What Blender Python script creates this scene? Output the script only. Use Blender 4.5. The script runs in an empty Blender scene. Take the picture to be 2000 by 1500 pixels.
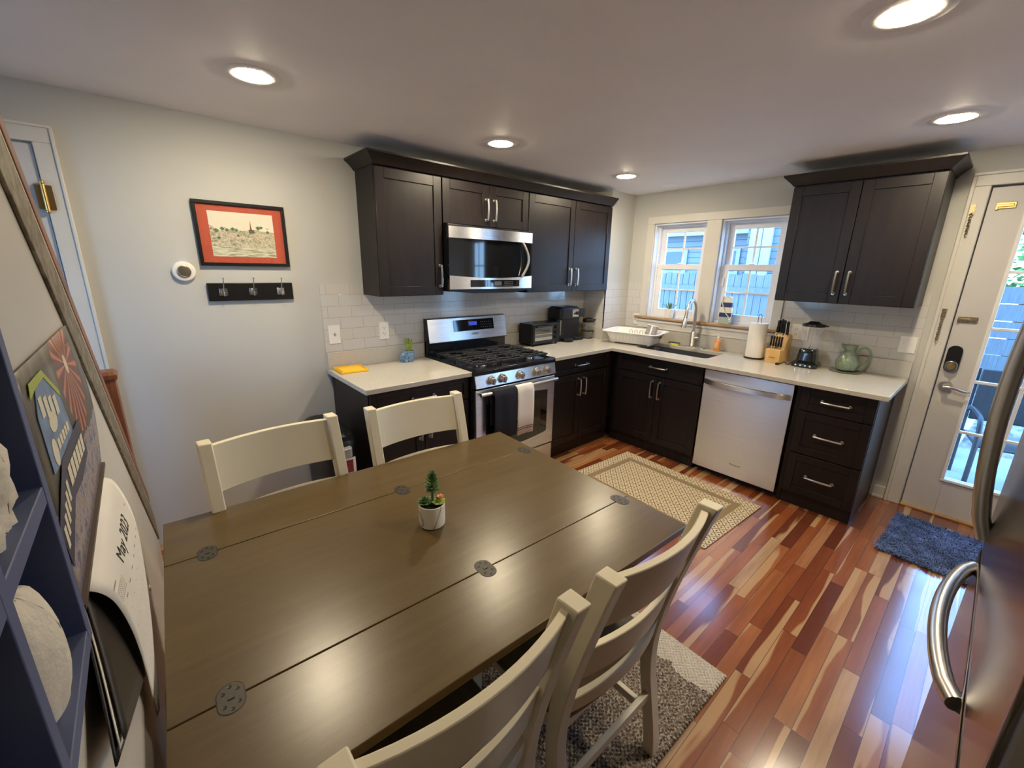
import bpy, bmesh, math, random
from mathutils import Vector, Matrix, noise
random.seed(7)
S = bpy.context.scene
COL = S.collection
PI = math.pi

# ------------------------------------------------------------------ materials
def newmat(name):
    m = bpy.data.materials.new(name); m.use_nodes = True
    nt = m.node_tree; b = nt.nodes['Principled BSDF']
    return m, nt, b

def N(nt, kind, **kw):
    n = nt.nodes.new(kind)
    for k, v in kw.items(): setattr(n, k, v)
    return n

def link(nt, a, b): nt.links.new(a, b)

def val(nt, sock, v):
    if isinstance(v, (int, float)): sock.default_value = v
    elif isinstance(v, tuple): sock.default_value = v if len(v) == len(sock.default_value) else tuple(v) + (1,)
    else: nt.links.new(v, sock)

def math_(nt, op, a, b=0.0, c=0.0):
    n = nt.nodes.new('ShaderNodeMath'); n.operation = op
    for i, v in enumerate((a, b, c)): val(nt, n.inputs[i], v)
    return n.outputs[0]

def mixc(nt, f, a, b):
    n = nt.nodes.new('ShaderNodeMix'); n.data_type = 'RGBA'
    val(nt, n.inputs[0], f)
    for s, v in ((n.inputs[6], a), (n.inputs[7], b)):
        if isinstance(v, tuple): s.default_value = (*v[:3], 1)
        else: nt.links.new(v, s)
    return n.outputs[2]

def objco(nt, scale=(1, 1, 1), rot=(0, 0, 0)):
    tc = nt.nodes.new('ShaderNodeTexCoord'); mp = nt.nodes.new('ShaderNodeMapping')
    mp.inputs['Scale'].default_value = scale; mp.inputs['Rotation'].default_value = rot
    nt.links.new(tc.outputs['Object'], mp.inputs[0])
    return mp.outputs[0]

def noise_(nt, co, scale, detail=3, rough=.5):
    n = nt.nodes.new('ShaderNodeTexNoise'); n.inputs['Scale'].default_value = scale
    n.inputs['Detail'].default_value = detail; n.inputs['Roughness'].default_value = rough
    nt.links.new(co, n.inputs['Vector'])
    return n.outputs[0]

def ramp(nt, f, stops):
    n = nt.nodes.new('ShaderNodeValToRGB'); cr = n.color_ramp
    while len(cr.elements) > len(stops): cr.elements.remove(cr.elements[-1])
    while len(cr.elements) < len(stops): cr.elements.new(0.5)
    for e, (p, c) in zip(cr.elements, stops): e.position = p; e.color = (*c[:3], 1)
    nt.links.new(f, n.inputs[0])
    return n.outputs[0]

def bump(nt, b, h, strength=.2, dist=.002):
    n = nt.nodes.new('ShaderNodeBump'); n.inputs['Strength'].default_value = strength
    n.inputs['Distance'].default_value = dist
    nt.links.new(h, n.inputs['Height']); nt.links.new(n.outputs[0], b.inputs['Normal'])

def M(name, col, rough=.5, metal=0., var=.0, nscale=8, bmp=0., bscale=200, coat=0., spec=.5, stretch=(1, 1, 1)):
    """plain material with a little procedural variation in tone and relief"""
    m, nt, b = newmat(name)
    b.inputs['Roughness'].default_value = rough; b.inputs['Metallic'].default_value = metal
    b.inputs['Specular IOR Level'].default_value = spec
    b.inputs['Coat Weight'].default_value = coat
    co = objco(nt, stretch)
    v = var if var else .03
    nz = noise_(nt, co, nscale, 4)
    c0 = tuple(max(0, c * (1 - v)) for c in col); c1 = tuple(min(1, c * (1 + v)) for c in col)
    link(nt, ramp(nt, nz, [(.3, c0), (.7, c1)]), b.inputs['Base Color'])
    if bmp: bump(nt, b, noise_(nt, co, bscale, 3), bmp, .002)
    return m

def EM(name, col, strength):
    m = bpy.data.materials.new(name); m.use_nodes = True; nt = m.node_tree; nt.nodes.clear()
    e = nt.nodes.new('ShaderNodeEmission'); e.inputs[0].default_value = (*col, 1); e.inputs[1].default_value = strength
    o = nt.nodes.new('ShaderNodeOutputMaterial'); nt.links.new(e.outputs[0], o.inputs[0]); return m

def glassmat(name, col=(1, 1, 1), haze=.0, rough=.0, refl=1.0):
    """thin pane: mostly clear, with a fresnel reflection"""
    m = bpy.data.materials.new(name); m.use_nodes = True; nt = m.node_tree; nt.nodes.clear()
    t = nt.nodes.new('ShaderNodeBsdfTransparent'); t.inputs[0].default_value = (*col, 1)
    g = nt.nodes.new('ShaderNodeBsdfGlossy'); g.inputs['Roughness'].default_value = rough
    f = nt.nodes.new('ShaderNodeFresnel'); f.inputs[0].default_value = 1.45
    mx = nt.nodes.new('ShaderNodeMixShader'); o = nt.nodes.new('ShaderNodeOutputMaterial')
    geo = nt.nodes.new('ShaderNodeNewGeometry')      # only the outer faces of a pane reflect
    nt.links.new(math_(nt, 'MULTIPLY', math_(nt, 'MULTIPLY', f.outputs[0], refl), math_(nt, 'SUBTRACT', 1.0, geo.outputs['Backfacing'])), mx.inputs[0])
    body = t.outputs[0]
    if haze:
        df = nt.nodes.new('ShaderNodeBsdfDiffuse'); df.inputs[0].default_value = (.8, .8, .8, 1); m2 = nt.nodes.new('ShaderNodeMixShader'); m2.inputs[0].default_value = haze
        nt.links.new(t.outputs[0], m2.inputs[1]); nt.links.new(df.outputs[0], m2.inputs[2]); body = m2.outputs[0]
    nt.links.new(body, mx.inputs[1]); nt.links.new(g.outputs[0], mx.inputs[2]); nt.links.new(mx.outputs[0], o.inputs[0])
    return m

def steel(name, col=(.58, .58, .60), rough=.26, axis='Z', line=900):
    m, nt, b = newmat(name)
    sc = {'Z': (line, line, 4), 'X': (4, line, line), 'Y': (line, 4, line)}[axis]
    co = objco(nt, sc)
    nz = noise_(nt, co, 1.0, 2)
    b.inputs['Metallic'].default_value = 1; b.inputs['Anisotropic'].default_value = .85
    tg = nt.nodes.new('ShaderNodeCombineXYZ'); tg.inputs[2].default_value = 1; nt.links.new(tg.outputs[0], b.inputs['Tangent'])
    link(nt, ramp(nt, nz, [(.2, tuple(c * .9 for c in col)), (.8, tuple(min(1, c * 1.08) for c in col))]), b.inputs['Base Color'])
    r = nt.nodes.new('ShaderNodeMapRange'); r.inputs[3].default_value = rough - .05; r.inputs[4].default_value = rough + .07
    nt.links.new(nz, r.inputs[0]); nt.links.new(r.outputs[0], b.inputs['Roughness'])
    return m

MAT = {}
MAT['wall'] = M('wall_paint', (.51, .51, .48), .75, var=.015, nscale=2, bmp=.05, bscale=90)
MAT['ceiling'] = M('ceiling_paint', (.90, .875, .87), .62, var=.02, nscale=3, bmp=.10, bscale=160)
MAT['trimw'] = M('trim_paint', (.61, .59, .54), .42, var=.02)
MAT['doorp'] = M('door_paint', (.57, .55, .525), .45, var=.02)
MAT['cab'] = M('espresso_wood', (.0115, .0075, .0072), .40, spec=.33, var=.25, nscale=6, stretch=(4, 4, .6), bmp=.04, bscale=60)
MAT['cabin'] = M('cabinet_shadow', (.012, .010, .010), .6)
MAT['nickel'] = M('brushed_nickel', (.62, .60, .57), .28, 1)
MAT['chrome'] = M('polished_chrome', (.75, .74, .72), .12, 1)
MAT['steel'] = steel('stainless_brushed', (.74, .74, .76), .28, 'X')
MAT['steely'] = steel('stainless_brushed_dishwasher', (.74, .74, .76), .30, 'Y')
MAT['steeld'] = M('stainless_sink', (.32, .31, .29), .30, 1)
MAT['black'] = M('black_plastic', (.008, .008, .0085), .36, spec=.35)
MAT['blackg'] = M('black_gloss_glass', (.006, .007, .009), .06, coat=.5)
MAT['blackm'] = M('black_cast_iron', (.016, .016, .018), .42, bmp=.2, bscale=400)
MAT['enamel'] = M('black_enamel', (.010, .011, .014), .16)
MAT['white'] = M('white_plastic', (.80, .78, .74), .45)
MAT['chairw'] = M('cream_paint', (.72, .655, .49), .40, var=.02)
MAT['brass'] = M('brass', (.70, .48, .18), .3, 1)
MAT['brassd'] = M('aged_brass', (.34, .27, .16), .4, 1, var=.3, nscale=60)
MAT['navy'] = M('navy_paint', (.105, .135, .27), .5, var=.06)
MAT['coral'] = M('white_coral', (.78, .73, .62), .85, var=.08, nscale=40, bmp=.8, bscale=120)
MAT['wood'] = M('oak_wood', (.42, .25, .11), .45, var=.3, nscale=8, stretch=(6, .8, 6))
MAT['redwood'] = M('stained_stair_wood', (.20, .065, .022), .38, var=.35, nscale=10, stretch=(6, 1, 1))
MAT['blockw'] = M('bamboo_wood', (.70, .43, .16), .45, var=.12, nscale=20, stretch=(1, 1, .2))
MAT['paper'] = M('paper', (.84, .81, .74), .8)
MAT['navycloth'] = M('navy_cloth', (.012, .014, .026), .95, bmp=.5, bscale=700)
MAT['whitecloth'] = M('white_cloth', (.80, .77, .72), .95, bmp=.5, bscale=700)
MAT['green'] = M('succulent_green', (.10, .20, .05), .5, var=.4, nscale=30)
MAT['greend'] = M('dark_succulent', (.085, .165, .05), .5, var=.4, nscale=40)
MAT['lime'] = M('lime_leaf', (.33, .42, .08), .6, var=.3, nscale=40)
MAT['pink'] = M('pink_petal', (.80, .36, .22), .6, var=.2, nscale=60)
MAT['yellow'] = M('yellow_plastic', (.90, .52, .015), .45)
MAT['soil'] = M('potting_soil', (.02, .016, .012), .95, bmp=.8, bscale=300)

def quartz():
    m, nt, b = newmat('white_quartz')
    co = objco(nt)
    v = nt.nodes.new('ShaderNodeTexVoronoi'); v.inputs['Scale'].default_value = 260; nt.links.new(co, v.inputs['Vector'])
    sp = ramp(nt, v.outputs['Color'], [(.0, (.34, .31, .27)), (.16, (.46, .44, .385)), (.3, (.51, .485, .43)), (1, (.55, .525, .47))])
    nz = noise_(nt, co, 5, 4)
    link(nt, mixc(nt, math_(nt, 'MULTIPLY', nz, .25), sp, (.47, .44, .38)), b.inputs['Base Color'])
    b.inputs['Roughness'].default_value = .14
    return m
MAT['quartz'] = quartz()

def tile(name, axis):
    m, nt, b = newmat(name)
    tc = nt.nodes.new('ShaderNodeTexCoord'); sx = nt.nodes.new('ShaderNodeSeparateXYZ'); nt.links.new(tc.outputs['Object'], sx.inputs[0])
    cb = nt.nodes.new('ShaderNodeCombineXYZ')
    nt.links.new(sx.outputs[0 if axis == 'x' else 1], cb.inputs[0]); nt.links.new(sx.outputs[2], cb.inputs[1])
    br = nt.nodes.new('ShaderNodeTexBrick')
    mp = nt.nodes.new('ShaderNodeMapping'); mp.inputs['Location'].default_value = (.03, -.995, 0)
    nt.links.new(cb.outputs[0], mp.inputs[0]); nt.links.new(mp.outputs[0], br.inputs['Vector'])
    br.inputs['Scale'].default_value = 1; br.inputs['Brick Width'].default_value = .152; br.inputs['Row Height'].default_value = .0735
    br.inputs['Mortar Size'].default_value = .0011; br.inputs['Mortar Smooth'].default_value = .3
    br.inputs['Color1'].default_value = (.59, .575, .55, 1); br.inputs['Color2'].default_value = (.57, .555, .53, 1)
    br.inputs['Mortar'].default_value = (.34, .31, .27, 1)
    nt.links.new(br.outputs['Color'], b.inputs['Base Color'])
    b.inputs['Roughness'].default_value = .12
    inv = math_(nt, 'SUBTRACT', 1.0, br.outputs['Fac'])
    wav = math_(nt, 'MULTIPLY', noise_(nt, mp.outputs[0], 14, 1), .5)
    bump(nt, b, math_(nt, 'ADD', inv, wav), .5, .0012)
    return m
MAT['tilex'] = tile('subway_tile_x', 'x'); MAT['tiley'] = tile('subway_tile_y', 'y')

def floorm():
    m, nt, b = newmat('cherry_strip_floor')
    tc = nt.nodes.new('ShaderNodeTexCoord'); sx = nt.nodes.new('ShaderNodeSeparateXYZ'); nt.links.new(tc.outputs['Object'], sx.inputs[0])
    X, Y = sx.outputs[0], sx.outputs[1]
    W = .0565
    r = math_(nt, 'DIVIDE', Y, W); row = math_(nt, 'FLOOR', r); fy = math_(nt, 'FRACT', r)
    w1 = nt.nodes.new('ShaderNodeTexWhiteNoise'); w1.noise_dimensions = '1D'; nt.links.new(row, w1.inputs['W'])
    q = math_(nt, 'DIVIDE', math_(nt, 'ADD', X, math_(nt, 'MULTIPLY', w1.outputs[0], 3.7)), .62)
    colm = math_(nt, 'FLOOR', q); fx = math_(nt, 'FRACT', q)
    cb = nt.nodes.new('ShaderNodeCombineXYZ'); nt.links.new(row, cb.inputs[0]); nt.links.new(colm, cb.inputs[1])
    w2 = nt.nodes.new('ShaderNodeTexWhiteNoise'); w2.noise_dimensions = '2D'; nt.links.new(cb.outputs[0], w2.inputs['Vector'])
    rnd = w2.outputs[0]
    sc = nt.nodes.new('ShaderNodeSeparateColor'); nt.links.new(w2.outputs[1], sc.inputs[0])
    # grain: stretched noise shifted per board
    g = nt.nodes.new('ShaderNodeCombineXYZ')
    nt.links.new(math_(nt, 'ADD', math_(nt, 'MULTIPLY', X, 3.0), math_(nt, 'MULTIPLY', rnd, 71.0)), g.inputs[0])
    nt.links.new(math_(nt, 'MULTIPLY', Y, 34.0), g.inputs[1]); nt.links.new(math_(nt, 'MULTIPLY', rnd, 13.0), g.inputs[2])
    gn = noise_(nt, g.outputs[0], 1.0, 5, .6)
    g2 = nt.nodes.new('ShaderNodeCombineXYZ')
    nt.links.new(math_(nt, 'ADD', math_(nt, 'MULTIPLY', X, 1.5), math_(nt, 'MULTIPLY', rnd, 37.0)), g2.inputs[0])
    nt.links.new(math_(nt, 'MULTIPLY', Y, 12.0), g2.inputs[1])
    big = noise_(nt, g2.outputs[0], 1.0, 2, .4)
    base = ramp(nt, rnd, [(0, (.115, .026, .010)), (.35, (.20, .050, .016)), (.62, (.29, .085, .026)), (.80, (.36, .13, .045)), (.90, (.42, .20, .085)), (.955, (.46, .28, .14)), (1, (.52, .34, .19))])
    dark = mixc(nt, math_(nt, 'MULTIPLY', math_(nt, 'SUBTRACT', gn, .35), 1.1), base, (.10, .022, .009))
    # pale sapwood streaks along one edge of some boards
    s = math_(nt, 'ADD', math_(nt, 'SUBTRACT', big, .5), math_(nt, 'MULTIPLY', math_(nt, 'SUBTRACT', math_(nt, 'ABSOLUTE', math_(nt, 'SUBTRACT', fy, math_(nt, 'GREATER_THAN', sc.outputs[0], .5))), .72), -.38))
    s = math_(nt, 'SUBTRACT', s, math_(nt, 'ADD', .10, math_(nt, 'MULTIPLY', sc.outputs[1], .36)))
    sap = math_(nt, 'MULTIPLY', s, 22.0); 
    cl = nt.nodes.new('ShaderNodeClamp'); nt.links.new(sap, cl.inputs[0])
    c = mixc(nt, math_(nt, 'MULTIPLY', cl.outputs[0], .85), dark, (.48, .29, .14))
    seam = math_(nt, 'MAXIMUM', math_(nt, 'LESS_THAN', math_(nt, 'MINIMUM', fy, math_(nt, 'SUBTRACT', 1.0, fy)), .022),
                 math_(nt, 'LESS_THAN', math_(nt, 'MINIMUM', fx, math_(nt, 'SUBTRACT', 1.0, fx)), .0022))
    c = mixc(nt, math_(nt, 'MULTIPLY', seam, .72), c, (.03, .012, .008))
    nt.links.new(c, b.inputs['Base Color'])
    b.inputs['Roughness'].default_value = .22; b.inputs['Coat Weight'].default_value = 1.0; b.inputs['Coat Roughness'].default_value = .16
    bump(nt, b, math_(nt, 'ADD', math_(nt, 'SUBTRACT', 1.0, seam), math_(nt, 'MULTIPLY', gn, .12)), .25, .001)
    return m
MAT['floor'] = floorm()

def tablem():
    m, nt, b = newmat('grey_brown_table_wood')
    co = objco(nt, (2.2, 26, 20))
    gn = noise_(nt, co, 1.2, 6, .65)
    fine = noise_(nt, objco(nt, (26, 420, 100)), 1.0, 3, .6)
    c = ramp(nt, gn, [(.25, (.082, .052, .017)), (.6, (.108, .070, .023)), (.85, (.130, .086, .031))])
    fl = ramp(nt, fine, [(.56, (0, 0, 0)), (.68, (1, 1, 1))])
    c = mixc(nt, math_(nt, 'MULTIPLY', fl, .28), c, (.030, .021, .014))
    nt.links.new(c, b.inputs['Base Color'])
    b.inputs['Roughness'].default_value = .28; b.inputs['Specular IOR Level'].default_value = .52
    bump(nt, b, fine, .12, .0006)
    return m
MAT['table'] = tablem()

def galvm():
    m, nt, b = newmat('tarnished_metal')
    co = objco(nt)
    n = noise_(nt, co, 30, 5, .6)
    nt.links.new(ramp(nt, n, [(.3, (.13, .085, .05)), (.48, (.20, .17, .12)), (.6, (.30, .27, .20)), (.75, (.22, .15, .10))]), b.inputs['Base Color'])
    b.inputs['Metallic'].default_value = .5; b.inputs['Roughness'].default_value = .5
    bump(nt, b, n, .3, .002)
    return m
MAT['galv'] = galvm()

def rugm():
    """diamond trellis with a plain brown band near the border"""
    m, nt, b = newmat('diamond_rug')
    tc = nt.nodes.new('ShaderNodeTexCoord'); sx = nt.nodes.new('ShaderNodeSeparateXYZ'); nt.links.new(tc.outputs['Object'], sx.inputs[0])
    X, Y = sx.outputs[0], sx.outputs[1]
    u = math_(nt, 'DIVIDE', X, .060); v = math_(nt, 'DIVIDE', Y, .060)
    def tri(a): return math_(nt, 'ABSOLUTE', math_(nt, 'SUBTRACT', math_(nt, 'FRACT', a), .5))
    d = math_(nt, 'ADD', tri(u), tri(v))            # 0 centre .. 1 corners, .5 = lattice line
    l = math_(nt, 'ABSOLUTE', math_(nt, 'SUBTRACT', d, .5))
    line = math_(nt, 'LESS_THAN', l, .060)
    dot = math_(nt, 'MAXIMUM', math_(nt, 'LESS_THAN', d, .15), math_(nt, 'GREATER_THAN', d, .85))
    dark = math_(nt, 'MAXIMUM', line, dot)
    ax = math_(nt, 'SUBTRACT', .375, math_(nt, 'ABSOLUTE', X)); ay = math_(nt, 'SUBTRACT', .555, math_(nt, 'ABSOLUTE', Y))
    e = math_(nt, 'MINIMUM', ax, ay)
    jag = math_(nt, 'MULTIPLY', math_(nt, 'SUBTRACT', noise_(nt, tc.outputs['Object'], 70, 2), .5), .02)
    e2 = math_(nt, 'ADD', e, jag)
    band = math_(nt, 'MULTIPLY', math_(nt, 'GREATER_THAN', e2, .090), math_(nt, 'LESS_THAN', e2, .140))
    weave = noise_(nt, objco(nt, (1, 3, 1)), 260, 2)
    c = mixc(nt, dark, (.66, .56, .40), (.13, .09, .05))
    c = mixc(nt, band, c, (.26, .19, .115))
    c = mixc(nt, math_(nt, 'MULTIPLY', weave, .10), c, (.34, .26, .17))
    nt.links.new(c, b.inputs['Base Color']); b.inputs['Roughness'].default_value = .95
    bump(nt, b, weave, .7, .003)
    return m
MAT['rug'] = rugm()

def knitm():
    m, nt, b = newmat('chunky_woven_rug')
    tc = nt.nodes.new('ShaderNodeTexCoord'); sx = nt.nodes.new('ShaderNodeSeparateXYZ'); nt.links.new(tc.outputs['Object'], sx.inputs[0])
    X = sx.outputs[0]
    n = noise_(nt, tc.outputs['Object'], 120, 3, .6)
    n2 = noise_(nt, tc.outputs['Object'], 14, 2)
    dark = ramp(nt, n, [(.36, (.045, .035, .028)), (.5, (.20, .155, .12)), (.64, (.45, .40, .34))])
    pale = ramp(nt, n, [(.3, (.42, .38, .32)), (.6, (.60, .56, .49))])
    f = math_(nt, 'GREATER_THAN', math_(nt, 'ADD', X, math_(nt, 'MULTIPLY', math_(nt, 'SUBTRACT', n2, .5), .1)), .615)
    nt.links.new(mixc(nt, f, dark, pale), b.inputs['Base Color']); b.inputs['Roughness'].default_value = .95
    return m
MAT['knit'] = knitm()

def shagm():
    m, nt, b = newmat('navy_shag')
    n = noise_(nt, objco(nt), 16, 4)
    nt.links.new(ramp(nt, n, [(.3, (.025, .038, .085)), (.55, (.075, .12, .25)), (.75, (.17, .24, .42))]), b.inputs['Base Color'])
    b.inputs['Roughness'].default_value = .8; b.inputs['Sheen Weight'].default_value = .3
    return m
MAT['shag'] = shagm()

# ------------------------------------------------------------------ geometry
class G:
    """collects shapes into one bmesh; m maps local (u, v, w) to object space"""
    def __init__(s, m=None): s.bm = bmesh.new(); s.m = m or (lambda u, v, w: (u, v, w))
    def v(s, p): return s.bm.verts.new(s.m(*p))
    def face(s, vs):
        try: return s.bm.faces.new(vs)
        except ValueError: return None
    def box(s, u0, u1, v0, v1, w0, w1):
        if u0 > u1: u0, u1 = u1, u0
        if v0 > v1: v0, v1 = v1, v0
        if w0 > w1: w0, w1 = w1, w0
        p = [s.v((u, v, w)) for w in (w0, w1) for v in (v0, v1) for u in (u0, u1)]
        for f in ((0, 1, 3, 2), (4, 6, 7, 5), (0, 4, 5, 1), (2, 3, 7, 6), (0, 2, 6, 4), (1, 5, 7, 3)): s.face([p[i] for i in f])
        return s
    def prism(s, pts, h0, h1, axis='w'):
        """extrude polygon pts (2d) between h0, h1 along axis"""
        def P(a, b, h): return {'w': (a, b, h), 'u': (h, a, b), 'v': (a, h, b)}[axis]
        A = [s.v(P(a, b, h0)) for a, b in pts]; B = [s.v(P(a, b, h1)) for a, b in pts]; n = len(pts)
        s.face(A[::-1]); s.face(B)
        for i in range(n): s.face([A[i], A[(i + 1) % n], B[(i + 1) % n], B[i]])
        return s
    def rings(s, rs, cap=True, closed=True):
        R = [[s.v(p) for p in r] for r in rs]; n = len(rs[0])
        for a, b in zip(R, R[1:]):
            for i in range(n if closed else n - 1): s.face([a[i], a[(i + 1) % n], b[(i + 1) % n], b[i]])
        if cap: s.face(R[0][::-1]); s.face(R[-1])
        return s
    def lathe(s, prof, c=(0, 0, 0), seg=24, cap=True, sx=1, sy=1):
        rs = [[(c[0] + r * sx * math.cos(2 * PI * i / seg), c[1] + r * sy * math.sin(2 * PI * i / seg), c[2] + z) for i in range(seg)] for r, z in prof]
        return s.rings(rs, cap)
    def tube(s, path, r, seg=10, cap=True, closed=False, flat=1.0, sm=0):
        P = [Vector(p) for p in path]; n = len(P); rs = []
        rad = list(r) if isinstance(r, (list, tuple)) else [r] * n
        if sm:
            Q, R = [], []
            for k in range(n - 1):
                a, b, c, d = P[max(k - 1, 0)], P[k], P[k + 1], P[min(k + 2, n - 1)]
                for q in range(sm):
                    t_ = q / sm; Q.append(.5 * (2 * b + (c - a) * t_ + (2 * a - 5 * b + 4 * c - d) * t_ * t_ + (3 * b - a - 3 * c + d) * t_ ** 3)); R.append(rad[k] + (rad[k + 1] - rad[k]) * t_)
            P, rad = Q + [P[-1]], R + [rad[-1]]; n = len(P)
        prev = None
        for i, p in enumerate(P):
            if closed: t = (P[(i + 1) % n] - P[i - 1])
            else: t = (P[min(i + 1, n - 1)] - P[max(i - 1, 0)])
            t.normalize()
            if prev is None:
                a = Vector((0, 0, 1)) if abs(t.z) < .9 else Vector((1, 0, 0))
                x = t.cross(a).normalized()
            else: x = (prev - t * prev.dot(t)).normalized()
            prev = x; y = t.cross(x)
            rs.append([tuple(p + (x * math.cos(2 * PI * k / seg) + y * math.sin(2 * PI * k / seg) * flat) * rad[i]) for k in range(seg)])
        if closed: rs.append(rs[0]); return s.rings(rs, False)
        return s.rings(rs, cap)
    def cyl(s, p0, p1, r, r1=None, seg=16): return s.tube([p0, p1], [r, r if r1 is None else r1], seg)
    def ball(s, c, r, seg=12, sq=(1, 1, 1)):
        prof = [(max(1e-4, math.sin(PI * k / 8)), -math.cos(PI * k / 8)) for k in range(9)]
        rs = [[(c[0] + r * sq[0] * a * math.cos(2 * PI * i / seg), c[1] + r * sq[1] * a * math.sin(2 * PI * i / seg), c[2] + r * sq[2] * z) for i in range(seg)] for a, z in prof]
        return s.rings(rs)
    def rbox(s, u0, u1, v0, v1, w0, w1, r=.02, seg=5):
        """box with corners rounded in the u-v plane"""
        pts = []
        for cx, cy, a0 in ((u1 - r, v1 - r, 0), (u0 + r, v1 - r, 90), (u0 + r, v0 + r, 180), (u1 - r, v0 + r, 270)):
            for k in range(seg + 1):
                a = math.radians(a0 + 90 * k / seg); pts.append((cx + r * math.cos(a), cy + r * math.sin(a)))
        return s.prism(pts, w0, w1)
    def grid(s, f, nu, nv):
        vs = [[s.v(f(i / nu, j / nv)) for j in range(nv + 1)] for i in range(nu + 1)]
        for i in range(nu):
            for j in range(nv): s.face([vs[i][j], vs[i + 1][j], vs[i + 1][j + 1], vs[i][j + 1]])
        return s

def build(name, g, mat, parent=None, bevel=0, seg=2, smooth=True, solid=0):
    bm = g.bm
    bmesh.ops.recalc_face_normals(bm, faces=bm.faces)
    me = bpy.data.meshes.new(name); bm.to_mesh(me); bm.free()
    if smooth:
        me.polygons.foreach_set('use_smooth', [True] * len(me.polygons)); me.set_sharp_from_angle(angle=math.radians(38))
    me.materials.append(MAT[mat] if isinstance(mat, str) else mat)
    o = bpy.data.objects.new(name, me); COL.objects.link(o)
    if parent: o.parent = parent
    if solid:
        md = o.modifiers.new('s', 'SOLIDIFY'); md.thickness = solid; md.offset = 0
    if bevel:
        md = o.modifiers.new('b', 'BEVEL'); md.width = bevel; md.segments = seg; md.limit_method = 'ANGLE'; md.angle_limit = math.radians(40)
        md.harden_normals = False
    return o

def tag(o, label, cat, group=None, kind=None):
    o['label'] = label; o['category'] = cat
    if group: o['group'] = group
    if kind: o['kind'] = kind
    return o

def thing(name, label, cat, loc=(0, 0, 0), rz=0, group=None):
    o = bpy.data.objects.new(name, None); COL.objects.link(o)
    o.location = loc; o.rotation_euler = (0, 0, rz); o.empty_display_size = .05
    return tag(o, label, cat, group)

def struct(name, g, mat, parent=None, **kw):
    o = build(name, g, mat, parent, **kw)
    if parent is None: o['kind'] = 'structure'
    return o

def structroot(name):
    o = bpy.data.objects.new(name, None); COL.objects.link(o); o['kind'] = 'structure'; return o

def copytree(o, parent=None):
    c = o.copy(); COL.objects.link(c); c.parent = parent
    for ch in list(o.children): copytree(ch, c)
    return c

def textmesh(name, s, size, mat, parent, place, ext=.0004, align='CENTER'):
    """text as a mesh; place maps (tx, ty, tz) to object space"""
    cu = bpy.data.curves.new(name, 'FONT'); cu.body = s; cu.size = size; cu.extrude = ext; cu.align_x = align; cu.align_y = 'CENTER'; cu.resolution_u = 3
    t = bpy.data.objects.new(name, cu); COL.objects.link(t)
    dg = bpy.context.evaluated_depsgraph_get()
    me = bpy.data.meshes.new_from_object(t.evaluated_get(dg)); bpy.data.objects.remove(t); bpy.data.curves.remove(cu)
    for v in me.vertices: v.co = Vector(place(*v.co))
    me.materials.clear(); me.materials.append(MAT[mat] if isinstance(mat, str) else mat)
    me.name = name
    o = bpy.data.objects.new(name, me); COL.objects.link(o); o.parent = parent
    return o

# ------------------------------------------------------------------ room shell
H = 2.254
XK = -3.935                       # face of the knee wall along the stair
struct('floor', G().box(-5.1, .12, -6.6, .12, -.05, 0), 'floor')
struct('ceiling', G().box(-5.1, .12, -6.6, .12, H, H + .06), 'ceiling')
struct('wall_back', G().box(-5.1, .12, 0, .12, 0, H), 'wall')
struct('wall_front', G().box(-3.42, .12, -3.74, -3.62, 0, H), 'wall')
struct('wall_hall_end', G().box(-5.1, -3.30, -6.6, -6.5, 0, H), 'wall')
struct('wall_hall_side', G().box(-3.42, -3.30, -6.5, -3.74, 0, H), 'wall')
g = G(); W3 = (-1.15, -.40, 1.0, 1.95)
g.box(-5.1, -5.0, -6.5, W3[0], 0, H); g.box(-5.1, -5.0, W3[1], 0, 0, H); g.box(-5.1, -5.0, W3[0], W3[1], 0, W3[2]); g.box(-5.1, -5.0, W3[0], W3[1], W3[3], H)
struct('wall_left', g, 'wall')
# window wall with its openings
g = G()
W1 = (-1.012, -.508); W2 = (-1.632, -1.135); WZ = (1.112, 1.976); DY = (-3.57, -2.645); DZ = 2.055
def wy(y0, y1, z0, z1): g.box(0, .12, y0, y1, z0, z1)
wy(W1[1], 0, 0, H); wy(W1[0], W1[1], 0, WZ[0]); wy(W1[0], W1[1], WZ[1], H)
wy(W2[1], W1[0], 0, H); wy(W2[0], W2[1], 0, WZ[0]); wy(W2[0], W2[1], WZ[1], H)
wy(DY[1], W2[0], 0, H); wy(DY[0], DY[1], DZ, H); wy(-3.62, DY[0], 0, H)
struct('wall_right', g, 'wall')
# boxed-in chase in the corner beside the uppers
struct('wall_chase', G().box(-.38, 0, -.264, 0, 0, H), 'wall')
struct('wall_fridge_side', G().box(-3.42, -3.335, -3.62, -2.945, 0, H), 'wall')
# knee wall following the stair, full height near the camera
def zk(y, d=0): return 1.010 + d - .915 * (y + 1.18)
yt = -1.18 - (H - 1.010 - .205) / .915; YE = -.292
g = G(lambda a, b, c: (c, a, b))
g.prism([(-3.62, 0), (YE, 0), (YE, zk(YE, .205)), (yt, H), (-3.62, H)], XK - .10, XK)
struct('wall_stair', g, 'trimw')
g = G(lambda a, b, c: (c, a, b))
y1 = -1.18 - (H - 1.010) / .915
g.prism([(y1, H), (YE, zk(YE)), (YE, zk(YE, .14)), (y1 + .14 / .915, H)], XK, XK + .006)
struct('trim_1', g, 'galv', bevel=.002)
g = G(lambda a, b, c: (c, a, b))
ya = yt
g.prism([(ya, H - .001), (YE, zk(YE, .206)), (YE, zk(YE, .262)), (ya + .06, H - .001)], XK - .13, XK + .002)
struct('trim_2', g, 'redwood', bevel=.004)

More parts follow.
